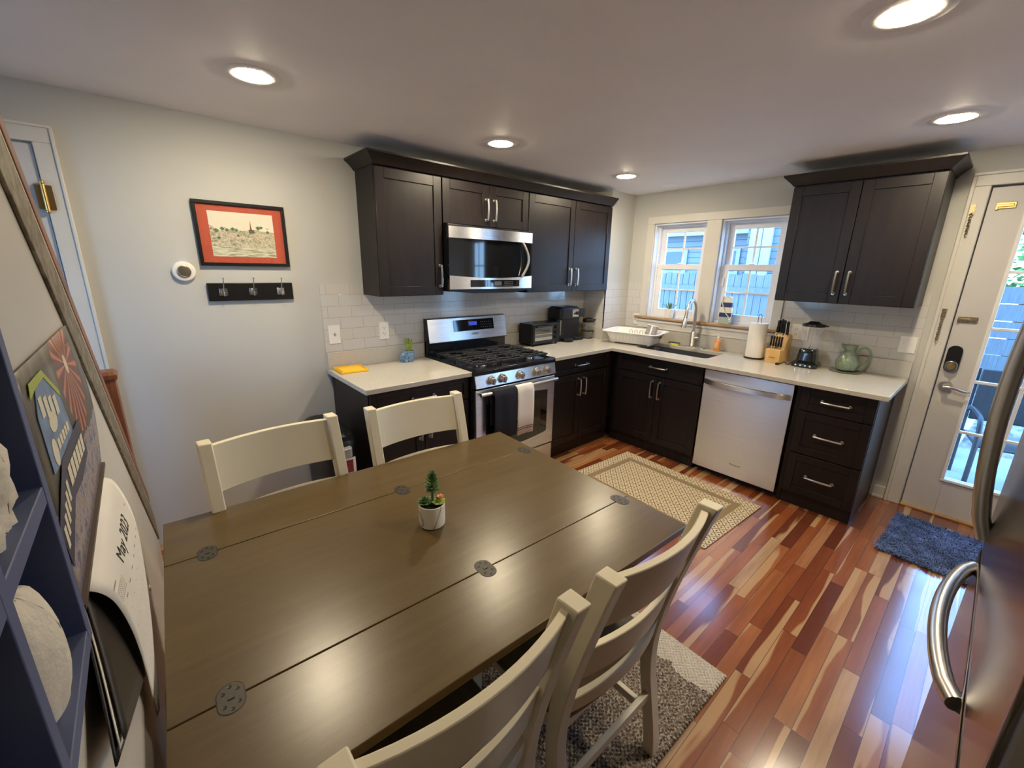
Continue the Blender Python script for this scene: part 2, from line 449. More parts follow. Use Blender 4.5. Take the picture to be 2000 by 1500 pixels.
# tiles
struct('trim_3', G().box(-2.952, -.381, -.008, -.0002, .885, 1.433), 'tilex')
struct('trim_4', G().box(-.388, -.3802, -.272, -.008, .885, 1.433), 'tiley')
struct('trim_5', G().box(-.388, -.009, -.272, -.2642, .885, 1.433), 'tilex')
g = G().box(-.008, -.0002, -.440, -.272, .885, 1.433); g.box(-.008, -.0002, -2.522, -1.700, .885, 1.433)
struct('trim_6', g, 'tiley')
# stool apron below the window
g = G().box(-.018, -.001, -1.70, -.42, .992, 1.088); g.box(-.026, -.018, -1.70, -.42, 1.060, 1.082); g.box(-.026, -.018, -1.70, -.42, 1.0, 1.012)
struct('trim_7', g, 'trimw', bevel=.002)
# window casing
g = G().box(-.020, -.001, -1.700, -.434, 1.976, 2.041)
g.box(-.020, -.001, -.508, -.434, 1.112, 1.976); g.box(-.020, -.001, -1.135, -1.012, 1.112, 1.976); g.box(-.020, -.001, -1.700, -1.632, .995, 1.976)
struct('trim_8', g, 'trimw', bevel=.003)
sill = G().box(-.036, .10, -1.72, -.385, 1.090, 1.1115)
struct('trim_9', sill, 'wood', bevel=.004)

def window(idx, y0, y1):
    r = structroot('window_%d' % idx)
    z0, z1 = WZ
    g = G(); t = .028
    g.box(0, .055, y0, y0 + .012, z0, z1 - .014); g.box(0, .055, y1 - .012, y1, z0, z1 - .014); g.box(0, .055, y0, y1, z1 - .014, z1)
    g.box(.055, .12, y0, y0 + t, z0 + .02, z1 - .03); g.box(.055, .12, y1 - t, y1, z0 + .02, z1 - .03); g.box(.055, .12, y0, y1, z1 - .03, z1); g.box(.055, .12, y0, y1, z0, z0 + .02)
    build('window_frame', g, 'trimv', r, bevel=.002)
    for nm, xa, xb, za, zb, bot in (('upper_sash', .092, .118, 1.560, z1 - .03, .045), ('lower_sash', .064, .090, z0 + .02, 1.612, .062)):
        a, b = y0 + t, y1 - t; s = .047
        g = G(); g.box(xa, xb, a, a + s, za, zb); g.box(xa, xb, b - s, b, za, zb); g.box(xa, xb, a + s, b - s, zb - .047, zb); g.box(xa, xb, a + s, b - s, za, za + bot)
        yc = (a + b) / 2; zc = (za + bot + zb - .047) / 2; xm = (xa + xb) / 2
        sa = build(nm, g, 'trimv', r, bevel=.0015)
        g = G(); g.box(xm - .004, xm + .004, yc - .008, yc + .008, za + bot, zb - .047); g.box(xm - .0045, xm + .0045, a + s, yc - .008, zc - .007, zc + .007); g.box(xm - .0045, xm + .0045, yc + .008, b - s, zc - .007, zc + .007)
        build('muntins', g, 'trimv', sa)
        build('pane', G().box(xm - .0012, xm + .0012, a + s - .004, b - s + .004, za + bot - .004, zb - .043), 'pane', sa)
        if nm == 'lower_sash':
            lk = G(); lk.lathe([(.018, 0), (.018, .006), (.010, .010), (.004, .012)], (xa + .012, yc, zb), 14, sy=1.6)
            build('sash_lock', lk, 'white', sa)
    return r
MAT['trimv'] = M('vinyl_white', (.78, .78, .78), .4)
MAT['pane'] = glassmat('window_glass', (.97, .985, 1.0))
window(1, *W1); window(2, *W2)

r = structroot('window_3')  # unseen hall window, added to let bluish daylight in from the left
g = G(); y0, y1, z0, z1 = W3
g.box(-5.08, -5.02, y0, y0 + .05, z0, z1); g.box(-5.08, -5.02, y1 - .05, y1, z0, z1); g.box(-5.08, -5.02, y0 + .05, y1 - .05, z0, z0 + .05); g.box(-5.08, -5.02, y0 + .05, y1 - .05, z1 - .05, z1); g.box(-5.07, -5.03, y0 + .05, y1 - .05, 1.455, 1.495)
build('window_frame', g, 'trimv', r, bevel=.003)
build('pane', G().box(-5.051, -5.048, y0 + .05, y1 - .05, z0 + .05, z1 - .05), 'pane', r)
# glazed entry door
d = structroot('door_1')
g = G()
yA, yB, zB = DY[0] + .012, DY[1] - .004, 2.045
gl = (-3.395, -2.815, .262, 1.905)
fx0, fx1 = .006, .045
g.box(fx0, fx1, gl[1], yB, .012, zB); g.box(fx0, fx1, yA, gl[0], .012, zB); g.box(fx0, fx1, gl[0], gl[1], .012, gl[2]); g.box(fx0, fx1, gl[0], gl[1], gl[3], zB)
build('door_leaf', g, 'doorp', d, bevel=.002)
g = G(); b_ = .020
g.box(-.006, .02, gl[0] - b_, gl[1] + b_, gl[2] - b_, gl[2]); g.box(-.006, .02, gl[0] - b_, gl[1] + b_, gl[3], gl[3] + b_)
g.box(-.006, .02, gl[0] - b_, gl[0], gl[2], gl[3]); g.box(-.006, .02, gl[1], gl[1] + b_, gl[2], gl[3])
build('glazing_frame', g, 'trimv', d, bevel=.005)
g = G()
for k in range(1, 5):
    z = gl[2] + (gl[3] - gl[2]) * k / 5; g.box(.002, .018, gl[0], gl[1], z - .009, z + .009)
for k in (1, 2):
    y = gl[0] + (gl[1] - gl[0]) * k / 3; g.box(.004, .018, y - .009, y + .009, gl[2], gl[3])
build('muntins', g, 'trimv', d, bevel=.003)
build('door_glass', G().box(.020, .023, gl[0], gl[1], gl[2], gl[3]), 'pane', d)
g = G()
g.box(-.024, -.0005, -2.643, -2.556, 0, 2.055); g.box(-.024, -.0005, -3.61, -2.556, 2.055, 2.132); g.box(-.024, -.0005, -3.61, -3.572, 0, 2.055)
g.box(-.032, -.0242, -2.578, -2.558, 0, 2.112); g.box(-.032, -.0242, -3.61, -2.558, 2.112, 2.13)
build('door_casing', g, 'trimw', d, bevel=.004)
build('door_jamb', G().box(.047, .118, -2.662, -2.6455, .0, 2.040).box(.047, .118, -3.5695, -3.553, .0, 2.040).box(.047, .118, -3.5695, -2.6455, 2.040, 2.054), 'trimw', d)
def MX(u, v, w): return (-w, u, v)        # u along y, v up, w out of the window wall into the room
g = G(MX); g.rbox(-2.727, -2.660, .962, 1.130, -.006, .012, .032); build('keypad_lock', g, 'black', d, bevel=.003)
g = G(MX); g.rbox(-2.724, -2.663, .966, 1.035, .012, .026, .028); lk = build('lock_housing', g, 'steeld', d, bevel=.005)
g = G(); g.cyl((-.026, -2.694, 1.0), (-.034, -2.694, 1.0), .018, .016); g.box(-.046, -.034, -2.698, -2.690, .984, 1.016); build('thumb_turn', g, 'brass', d)
g = G(); g.cyl((.004, -2.694, .868), (-.012, -2.694, .868), .034, .030, 24); g.cyl((-.012, -2.694, .868), (-.05, -2.694, .868), .013)
g.tube([(-.048, -2.690, .868), (-.052, -2.715, .872), (-.050, -2.75, .866), (-.046, -2.785, .856), (-.042, -2.81, .858)], [.012, .010, .008, .007, .006], 10, sm=4)
build('lever_handle', g, 'nickel', d)
for nm, y0, y1, z, mt in (('brass_latch_plate', -2.760, -2.682, 1.943, 'brass'), ('slide_plate', -2.748, -2.662, 1.292, 'brassd')):
    g = G(); g.box(-.003, .006, y0, y1, z - .017, z + .017); g.box(-.010, -.003, y0 + .008, y1 - .003, z - .007, z + .007); g.box(-.009, -.003, y1 - .010, y1, z - .022, z + .014)
    build(nm, g, mt, d, bevel=.0015)
def chain(z0, n, py):
    g = G(); g.box(-.030, -.024, py - .011, py + .011, z0 - .055, z0); g.cyl((-.03, py, z0 - .04), (-.036, py, z0 - .04), .006)
    for k in range(n):
        z = z0 - .060 - k * .0155; t = (k % 2) * PI / 2 + .4
        p = []
        for i in range(10):
            a = 2 * PI * i / 10; q = .0065 * math.cos(a)
            p.append((-.036 + q * math.sin(t), py + q * math.cos(t), z - .011 * math.sin(a)))
        g.tube(p, .0021, 6, closed=True)
    return g
build('door_chain', chain(1.955, 8, -2.592), 'brassd', d); build('door_chain', chain(1.352, 10, -2.596), 'brassd', d)
# threshold
struct('trim_10', G().box(-.02, .14, DY[0], DY[1], 0, .014), 'wood', bevel=.003)
struct('baseboard_right', G().box(-.016, -.0005, -2.555, -2.490, 0, .088).box(-.022, -.0005, -2.555, -2.490, 0, .018), 'trimw', bevel=.003)
struct('baseboard_back', G().box(-3.80, -2.945, -.016, -.0005, 0, .088), 'trimw', bevel=.003)

# far door on the stove wall, left of the stair
d2 = structroot('door_2')
build('door_leaf', G().box(-4.82, -4.052, -.012, -.001, .01, 2.012), 'doorp', d2, bevel=.002)
g = G().box(-4.049, -3.979, -.026, -.001, 0, 2.02); g.box(-4.90, -3.979, -.026, -.001, 2.02, 2.09); g.box(-4.90, -4.825, -.026, -.001, 0, 2.02); g.box(-3.991, -3.979, -.032, -.0262, 0, 2.078); g.box(-4.9, -3.979, -.032, -.0262, 2.078, 2.09)
build('door_casing', g, 'trimw', d2, bevel=.003)
g = G().cyl((-4.049, -.034, 1.745), (-4.049, -.034, 1.862), .007); g.box(-4.075, -4.049, -.028, -.012, 1.755, 1.852); g.box(-4.049, -4.022, -.032, -.0265, 1.755, 1.852)
for z in (1.745, 1.862): g.ball((-4.049, -.034, z), .009)
build('hinge', g, 'brass', d2)

# newel at the foot of the stair
t = thing('newel_post', 'reddish brown stained newel post with chamfered top at foot of stair', 'post', (-3.996, -.24, 0))
g = G().box(-.043, .043, -.045, .045, 0, 1.03); build('post', g, 'redwood', t, bevel=.003)
g = G(); g.rings([[(x * a, y * a, z) for x, y in ((-.05, -.05), (.05, -.05), (.05, .05), (-.05, .05))] for a, z in ((1, 1.03), (1.04, 1.04), (1.04, 1.052), (.8, 1.066))]); build('cap', g, 'redwood', t)

# ------------------------------------------------------------------ ceiling lights
EML = EM('lamp_diffuser', (1.0, .84, .59), 185)
def light(x, y, label):
    t = thing('ceiling_light', label, 'light', (x, y, H), 0, 'recessed ceiling lights')
    g = G(); g.lathe([(.070, -.004), (.098, -.0045), (.103, -.001), (.103, .0)], (0, 0, 0), 40, cap=False)
    g.lathe([(.070, -.004), (.066, .003)], (0, 0, 0), 40, cap=False)
    build('trim_ring', g, 'white', t)
    build('diffuser', G().lathe([(.010, -.0125), (.030, -.0115), (.050, -.0085), (.064, -.0045), (.0685, -.001)], (0, 0, 0), 40), EML, t)
    return t
light(-3.34, -.715, 'round lit ceiling light above the framed picture, leftmost in the photo')
light(-2.06, -.689, 'round lit ceiling light above the microwave, in front of the crown moulding')
light(-.802, -.696, 'small looking round ceiling light nearest the corner by the windows')
light(-2.063, -2.485, 'largest round ceiling light, cut by the top edge right of middle')
light(-.828, -2.505, 'round lit ceiling light above the navy doormat near the glass door')
for x, y, lb in ((-.242, -.749, 'faint round painted ceiling plate above the left window'), (-.223, -1.33, 'faint round painted ceiling plate above the right window')):
    o = build('ceiling_plate', G().lathe([(.055, -.0035), (.058, -.0015), (.058, 0)], (0, 0, 0), 28), 'ceiling'); o.location = (x, y, H); tag(o, lb, 'cover plate', 'painted ceiling plates')

# ------------------------------------------------------------------ cabinets
def MY(u, v, w): return (u, -w, v)        # u along x, v up, w out of the stove wall
def handle(parent, m, u, v, length, vertical, w0, sx=1):
    g = G(m); L = length / 2
    def P(a, w): return (u, v + a, w) if vertical else (u + a, v, w)
    for s_ in (-1, 1):
        g.tube([P(s_ * L, w0), P(s_ * L, w0 + .005)], [.0105, .0095], 12)
        g.tube([P(s_ * L, w0 + .004), P(s_ * L, w0 + .030)], .0055, 10)
    n = 7; pts = [P(-L + 2 * L * k / n, w0 + .027 + .006 * math.sin(PI * k / n)) for k in range(n + 1)]
    g.tube(pts, .0065, 8)
    return build('handle', g, 'nickel', parent)
def shaker(name, parent, m, u0, u1, v0, v1, w0, w1, s=.058):
    g = G(m)
    g.box(u0, u0 + s, v0, v1, w0, w1); g.box(u1 - s, u1, v0, v1, w0, w1); g.box(u0 + s, u1 - s, v0, v0 + s, w0, w1); g.box(u0 + s, u1 - s, v1 - s, v1, w0, w1)
    g.box(u0 + s * .9, u1 - s * .9, v0 + s * .9, v1 - s * .9, w0, w1 - .008)
    return build(name, g, 'cab', parent, bevel=.0015, seg=1)

def crown(name, parent, m, u0, u1, wf, v0, v1, p=.058, left=True, right=True):
    """crown moulding: a sloped profile around front and open ends"""
    g = G(m)
    prof = [(.004, v0), (.010, v0 + .010), (.040, v0 + .040), (p, v1 - .012), (p, v1)]
    rs = []
    for off, v in prof:
        a = u0 - off if left else u0; b = u1 + off if right else u1
        rs.append([(a, v, 0), (a, v, wf + off), (b, v, wf + off), (b, v, 0)])
    g.rings(rs)
    return build(name, g, 'cab', parent, bevel=.0015, seg=1)

TD = .02
# uppers on the stove wall
zb, zt = 1.359, 2.115
def upper(name, label, m, u0, u1, v0, v1, wf, doors):
    t = thing(name, label, 'cabinet')
    build('body', G(m).box(u0 + .001, u1 - .001, v0, v1, .009, wf - TD), 'cab', t, bevel=.001, seg=1)
    for (a, b, hu, hv) in doors:
        dr = shaker('door', t, m, a, b, v0 + .004, v1 - .012, wf - TD + .001, wf)
        handle(dr, m, hu, hv, .135, True, wf)
    return t
upper('wall_cabinet', 'tall single-door dark wall cabinet left of the microwave', MY, -2.677, -2.222, zb, zt, .288, [(-2.674, -2.226, -2.252, 1.487)])
upper('wall_cabinet', 'short two-door dark wall cabinet directly above the microwave', MY, -2.220, -1.447, 1.826, zt, .288, [(-2.217, -1.832, -1.862, 1.94), (-1.828, -1.450, -1.790, 1.94)])
upper('wall_cabinet', 'two-door dark wall cabinet right of the microwave, above the toaster oven', MY, -1.445, -.389, zb, zt, .288, [(-1.442, -.904, -.947, 1.484), (-.900, -.392, -.858, 1.484)])
o = crown('crown_moulding', None, MY, -2.677, -.389, .288, 2.112, 2.176, right=False)
tag(o, 'long dark crown moulding along the top of the stove wall cabinets', 'moulding')
upper('wall_cabinet', 'two-door dark wall cabinet between the right window and the glass door', MX, -2.487, -1.737, zb, zt, .362, [(-2.484, -2.114, -2.145, 1.492), (-2.110, -1.740, -2.078, 1.492)])
o = crown('crown_moulding', None, MX, -2.487, -1.737, .362, 2.112, 2.178, p=.055)
tag(o, 'short dark crown moulding on the cabinet beside the glass door', 'moulding')

ZC = .885
# base units
def base(name, label, m, u0, u1, wf, drawers, doors, toe=.075, top=None):
    t = thing(name, label, 'cabinet')
    g = G(m); g.box(u0, u1, .09, top or ZC - .031, .012, wf - TD)
    if top: g.box(u0, u0 + .018, top, ZC - .031, .012, wf - TD); g.box(u1 - .018, u1, top, ZC - .031, .012, wf - TD); g.box(u0 + .018, u1 - .018, top, ZC - .031, wf - TD - .06, wf - TD)
    g.box(u0 + .002, u1 - .002, 0, .09, .012, wf - toe)
    build('body', g, 'cab', t, bevel=.001, seg=1)
    for (a, b, c, e, hl) in drawers:
        f = shaker('drawer', t, m, a, b, c, e, wf - TD + .001, wf, s=.035 if e - c < .16 else .05)
        if hl: handle(f, m, (a + b) / 2 if hl is True else hl, (c + e) / 2, .145, False, wf)
    for (a, b, c, e, hu) in doors:
        f = shaker('door', t, m, a, b, c, e, wf - TD + .001, wf)
        handle(f, m, hu, e - .115, .14, True, wf)
    return t
base('base_cabinet', 'dark base cabinet under the short counter left of the stove', MY, -2.930, -2.247, .606, [(-2.925, -2.251, .700, .845, True)], [(-2.925, -2.590, .105, .690, -2.622), (-2.586, -2.251, .105, .690, -2.554)])
base('base_cabinet', 'dark base cabinet between the stove and the inside corner', MY, -1.462, -.645, .606, [(-1.457, -.70, .715, .845, -1.095)], [(-1.457, -1.084, .105, .702, -1.117), (-1.080, -.70, .105, .702, -1.047)], toe=.03)
t = base('base_cabinet', 'dark two-door sink base cabinet below the sink', MX, -1.438, -.606, .643, [(-1.434, -.66, .700, .840, -1.06)], [(-1.434, -1.057, .105, .690, -1.088), (-1.053, -.66, .105, .690, -1.020)], toe=.03, top=.655)
for y in (-.868, -.95, -1.36):
    g = G(MX); g.box(y - .022, y + .022, .018, .075, .613, .618)
    build('toe_vent', g, 'black', t, bevel=.001)
t = base('drawer_cabinet', 'dark three-drawer base cabinet at the end of the counter', MX, -2.475, -2.078, .643, [(-2.472, -2.084, .684, .845, True), (-2.472, -2.084, .388, .678, True), (-2.472, -2.084, .100, .381, True)], [], toe=.03)
t = thing('base_filler', 'dark filler strip between the dishwasher and the drawer cabinet', 'filler panel')
build('panel', G(MX).box(-2.0765, -2.053, .0, .853, .10, .615), 'cab', t, bevel=.001)

# worktops
def ctop(name, label, polys, cut=None):
    t = thing(name, label, 'countertop')
    return t
t = thing('countertop', 'short white speckled quartz countertop left of the stove', 'countertop')
build('slab', G().box(-2.958, -2.243, -.641, -.010, ZC - .030, ZC), 'quartz', t, bevel=.003)
build('upstand', G().box(-2.950, -2.243, -.029, -.0085, ZC, .995), 'quartz', t, bevel=.002)
t = thing('countertop', 'L-shaped white speckled quartz countertop holding the sink and small appliances', 'countertop')
SK = (-.505, -.145, -1.375, -.725)     # sink opening x0 x1 y0 y1
# slab with a rounded hole: outer outline and hole joined as strips
def slab_with_hole():
    bm = bmesh.new()
    outer = [(-1.469, -.010), (-1.469, -.641), (-.7165, -.641), (-.7165, -2.520), (-.010, -2.520), (-.010, -.275), (-.3905, -.275), (-.3905, -.010)]
    hole = []
    r = .05; x0, x1, y0, y1 = SK
    for cx, cy, a0 in ((x1 - r, y1 - r, 0), (x0 + r, y1 - r, 90), (x0 + r, y0 + r, 180), (x1 - r, y0 + r, 270)):
        for k in range(6):
            a = math.radians(a0 + 18 * k); hole.append((cx + r * math.cos(a), cy + r * math.sin(a)))
    ed = []
    for loop in (outer, hole):
        vs = [bm.verts.new((x, y, ZC)) for x, y in loop]
        for i in range(len(vs)): ed.append(bm.edges.new((vs[i], vs[(i + 1) % len(vs)])))
    bmesh.ops.triangle_fill(bm, edges=ed, use_beauty=True)
    ret = bmesh.ops.extrude_face_region(bm, geom=bm.faces[:])
    bmesh.ops.translate(bm, verts=[v for v in ret['geom'] if isinstance(v, bmesh.types.BMVert)], vec=(0, 0, -.030))
    g = G(); g.bm.free(); g.bm = bm; return g, hole
g, HOLE = slab_with_hole()
build('slab', g, 'quartz', t, bevel=.003)
g = G().box(-1.465, -.390, -.029, -.0085, ZC, .995); g.box(-.409, -.389, -.2925, -.029, ZC, .995); g.box(-.389, -.0095, -.2925, -.273, ZC, .995)
build('upstand', g, 'quartz', t, bevel=.002)
g = G().box(-.029, -.0195, -2.520, -.2925, ZC, .995); build('upstand', g, 'quartz', t, bevel=.002)
# sink
t = thing('kitchen_sink', 'undermount dark stainless steel sink below the windows', 'sink')
g = G()
def inset(k, z): 
    cx = (SK[0] + SK[1]) / 2; cy = (SK[2] + SK[3]) / 2
    return [(cx + (x - cx) * (1 - k / .18), cy + (y - cy) * (1 - k / .325), z) for x, y in HOLE]
g.rings([inset(-.006, ZC - .031), inset(-.006, ZC - .032), inset(0, ZC - .034), inset(.006, ZC - .15), inset(.02, ZC - .20), inset(.06, ZC - .212), inset(.12, ZC - .214)], cap=False)
bo = build('basin', g, 'steeld', t)
build('basin_floor', G().box(SK[0] + .05, SK[1] - .05, SK[2] + .1, SK[3] - .1, ZC - .217, ZC - .213), 'steeld', t)
build('drain', G().lathe([(.04, -.213), (.04, -.210), (.03, -.2095)], (-.30, -1.05, ZC), 20), 'chrome', t)

# ------------------------------------------------------------------ stove
t = thing('gas_range', 'stainless steel gas range with black grates and towels on its handle', 'stove')
x0, x1 = -2.236, -1.474; xc = (x0 + x1) / 2
g = G().box(x0, x1, -.625, -.012, .02, .86); build('body', g, 'black', t, bevel=.003)
g = G(MY); g.box(x0 - .001, x1 + .001, .858, .885, .075, .665); g.box(x0, x1, .883, .896, .03, .09)
g.box(x0 - .001, x0 + .022, .885, .893, .075, .66); g.box(x1 - .022, x1 + .001, .885, .893, .075, .66); g.box(x0, x1, .885, .893, .63, .664)
build('cooktop', g, 'enamel', t, bevel=.006, seg=3)
g = G(MY); g.prism([(.648, .770), (.672, .770), (.650, .857), (.63, .857)], x0 + .002, x1 - .002, 'u') if False else None
g = G(); g.prism([(-.628, .770), (-.674, .770), (-.658, .858), (-.628, .858)], x0 + .001, x1 - .001, 'u')
cp = build('control_panel', g, 'steel', t, bevel=.003)
for kx in (-2.105, -2.007, -1.842, -1.683, -1.575):
    g = G(); y = -.664
    g.cyl((kx, y, .815), (kx, y - .010, .814), .031, .030, 24); g.cyl((kx, y - .008, .814), (kx, y - .034, .810), .026, .023, 24); g.box(kx - .006, kx + .006, y - .042, y - .030, .789, .834)
    build('knob', g, 'nickel', t, bevel=.002)
# oven door
g = G(MY); g.box(x0 + .004, x1 - .004, .205, .758, .628, .668); dr = build('oven_door', g, 'steel', t, bevel=.004)
g = G(MY); 
wp = [(-2.150, .318), (-2.150, .655)] + [(-2.150 + .595 * k / 8, .655 + .018 * math.sin(PI * k / 8)) for k in range(1, 8)] + [(-1.555, .655), (-1.555, .318)] + [(-1.555 - .595 * k / 8, .318 - .028 * math.sin(PI * k / 8)) for k in range(1, 8)]
g.prism(wp, .6685, .6705); build('oven_window', g, 'blackg', dr)
g = G(MY); g.box(-2.08, -1.625, .375, .60, .6706, .6712); build('window_glass', g, M('oven_inner_glass', (.035, .03, .02), .08), dr)
g = G()
for s_ in (x0 + .03, x1 - .03): g.cyl((s_, -.668, .735), (s_, -.705, .735), .010)
g.tube([(x0 + .015 + (x1 - x0 - .03) * k / 8, -.705 - .010 * math.sin(PI * k / 8), .735) for k in range(9)], .014, 12)
build('door_handle', g, 'nickel', dr)
g = G(MY); g.box(x0 + .004, x1 - .004, .045, .198, .628, .664); build('storage_drawer', g, 'steel', t, bevel=.004)
for fx in (x0 + .05, x1 - .05):
    build('foot', G().cyl((fx, -.58, 0), (fx, -.58, .03), .018), 'black', t)
# backguard
g = G(); g.prism([(-.012, .893), (-.060, .893), (-.060, .985), (-.082, .985), (-.050, 1.168), (-.012, 1.172)], x0, x1 - .002, 'u')
build('backguard', g, 'enamel', t, bevel=.003)
def bgp(u, v, w):     # panel lying on the sloped face: u along x, v 0..1 up the slope, w outwards
    y = -.0822 + (.032) * v; z = .987 + .181 * v
    return (u, y - w, z + w * .17)
g = G(bgp); g.box(x0 + .004, x1 - .006, .02, .985, .001, .006); bp_ = build('steel_fascia', g, 'steel', t, bevel=.003)
g = G(bgp); g.box(-2.008, -1.612, .40, .88, .006, .009); dp = build('display_panel', g, 'blackg', t, bevel=.001)
g = G(bgp); g.box(-1.862, -1.785, .62, .78, .009, .0096); build('lit_display', g, EM('blue_display', (.05, .08, .55), .55), dp)
g = G(bgp)
for i in range(6):
    for j in range(3): g.box(-1.745 + i * .020, -1.738 + i * .020, .50 + j * .11, .53 + j * .11, .009, .0094)
build('keypad', g, M('keypad_print', (.10, .10, .13), .4), dp)
g = G(bgp); g.rbox(-1.845, -1.775, .20, .30, .006, .008, .03, 3); build('badge', g, 'chrome', bp_)
# burners and grates
def burner(x, y, r, zz=.886):
    g = G(); g.lathe([(r * 1.25, 0), (r * 1.2, .007), (r, .009), (r, .015), (r * .98, .016)], (x, y, zz), 24)
    b1 = build('burner', g, 'chrome', t); g = G(); g.lathe([(r * .92, .016), (r * .94, .023), (r * .85, .026)], (x, y, zz), 24); build('burner_cap', g, 'blackm', b1)
for bx, by, r in ((-2.075, -.50, .040), (-2.075, -.22, .030), (-1.855, -.36, .038), (-1.635, -.50, .043), (-1.635, -.22, .034)): burner(bx, by, r)
def grate(a, b):
    g = G(); zt_ = .925; h = .0065; c = (a + b) / 2
    for y in (-.605, -.125): g.box(a, b, y - h, y + h, zt_ - .012, zt_)
    for x in (a + h, b - h): g.box(x - h, x + h, -.605, -.125, zt_ - .012, zt_)
    for y in (-.555, -.50, -.45, -.405, -.36, -.315, -.27, -.22, -.17):
        ln = .35 if y in (-.50, -.22) else .5
        if y == -.36: g.box(a, b, y - h, y + h, zt_ - .012, zt_); continue
        w = (b - a)
        g.box(a, a + w * ln * .72, y - h * .8, y + h * .8, zt_ - .010, zt_ + .004); g.box(b - w * ln * .72, b, y - h * .8, y + h * .8, zt_ - .010, zt_ + .004)
    for x in (a + h, b - h):
        for y in (-.59, -.36, -.14): g.box(x - h, x + h, y - h, y + h, .886, zt_)
    for y0_ in (-.50, -.22):
        p = [(c + .068 * math.cos(2 * PI * k / 8 + PI / 8), y0_ + .068 * math.sin(2 * PI * k / 8 + PI / 8), zt_ - .004) for k in range(8)]
        g.tube(p, .0055, 6, closed=True)
    return build('grate', g, 'blackm', t, bevel=.0015, seg=1)
for a, b in ((x0 + .035, x0 + .262), (x0 + .270, x1 - .270), (x1 - .262, x1 - .035)): grate(a, b)

# towels over the handle
def towel(name, label, a, b, zb_, mat, folds):
    g = G()
    prof = [(-.690, zb_ + .10), (-.691, .70), (-.6915, .733), (-.698, .750), (-.711, .755), (-.726, .750), (-.735, .735), (-.737, .70), (-.738, .55), (-.735, zb_)]
    n = 8
    def f(i, j):
        k = min(int(round(j * (len(prof) - 1))), len(prof) - 1); y, z = prof[k]
        wob = .004 * math.sin(i * folds * PI + k * .2) if k > 6 else 0
        return (a + (b - a) * i + .003 * math.sin(k), y - wob, z)
    g.grid(f, n, len(prof) - 1)
    o = build(name, g, mat, None, solid=.006); return o
o = towel('dish_towel', '', -2.128, -1.928, .400, 'navycloth', 3); tag(o, 'dark navy dish towel hanging on the oven handle', 'towel')
MAT['striped'] = None
def stripe():
    m, nt, b = newmat('striped_towel')
    tc = nt.nodes.new('ShaderNodeTexCoord'); sx = nt.nodes.new('ShaderNodeSeparateXYZ'); nt.links.new(tc.outputs['Object'], sx.inputs[0])
    Z = sx.outputs[2]
    s1 = math_(nt, 'LESS_THAN', math_(nt, 'ABSOLUTE', math_(nt, 'SUBTRACT', Z, .428)), .0028)
    s2 = math_(nt, 'LESS_THAN', math_(nt, 'ABSOLUTE', math_(nt, 'SUBTRACT', Z, .442)), .0028)
    nt.links.new(mixc(nt, math_(nt, 'MAXIMUM', s1, s2), (.80, .77, .72), (.03, .03, .04)), b.inputs['Base Color']); b.inputs['Roughness'].default_value = .95
    bump(nt, b, noise_(nt, tc.outputs['Object'], 700, 2), .4, .001)
    return m
MAT['striped'] = stripe()
o = towel('dish_towel', '', -1.924, -1.770, .388, 'striped', 2); tag(o, 'white dish towel with two thin dark stripes on the oven handle', 'towel')

# ------------------------------------------------------------------ microwave
t = thing('microwave_oven', 'stainless and black over-the-range microwave below the short cabinet', 'microwave')
mx0, mx1, mf = -2.216, -1.459, .345
build('body', G(MY).box(mx0 + .002, mx1 - .002, 1.385, 1.822, .012, mf - .01), 'black', t, bevel=.002)
BOW = .024
def mw(u, v, w):     # bowed face: bulges out toward the middle
    s = (u - mx0) / (mx1 - mx0); return (u, -(w + mf + BOW * math.sin(PI * min(1, max(0, s)))), v)
def bowed(v0, v1, w0, w1, nm, mat, u0=mx0, u1=mx1, par=None, sag=0, n=16):
    g = G(mw); rs = []
    for k in range(n + 1):
        u = u0 + (u1 - u0) * k / n; q = sag * math.sin(PI * k / n)
        rs.append([(u, v0, w0), (u, v1 - q, w0), (u, v1 - q, w1), (u, v0, w1)])
    g.rings(rs); return build(nm, g, mat, par or t)
bowed(1.735, 1.807, -.02, .006, 'top_band', 'steel')
BOW = .007
md = bowed(1.470, 1.735, -.02, .004, 'door', 'blackg')
BOW = .024
bowed(1.400, 1.492, -.02, .008, 'control_band', 'steel', sag=.016)
cpn = bowed(1.415, 1.462, .008, .010, 'control_panel', 'blackg', -2.055, -1.600)
g = G(mw)
for i in range(7):
    for j in range(3): g.box(-1.755 + i * .013, -1.750 + i * .013, 1.422 + j * .012, 1.426 + j * .012, .010, .0106)
build('keypad', g, M('keypad_light', (.30, .30, .32), .4), cpn)
g = G(mw); g.box(-1.852, -1.785, 1.423, 1.453, .010, .0106); build('display', g, M('dim_display', (.08, .08, .09), .3), cpn)
g = G(); g.tube([(-1.575 + .048 * math.sin(PI * k / 10), -(mf + .022 + .020 * math.sin(PI * k / 10)), 1.735 - .25 * k / 10) for k in range(11)], .010, 10)
build('door_handle', g, 'nickel', md)
g = G(MY)
g.prism([(-2.19, 1.386), (-1.49, 1.386), (-1.62, 1.368), (-2.0, 1.368)], .08, .33); build('vent_grille', g, 'black', t)

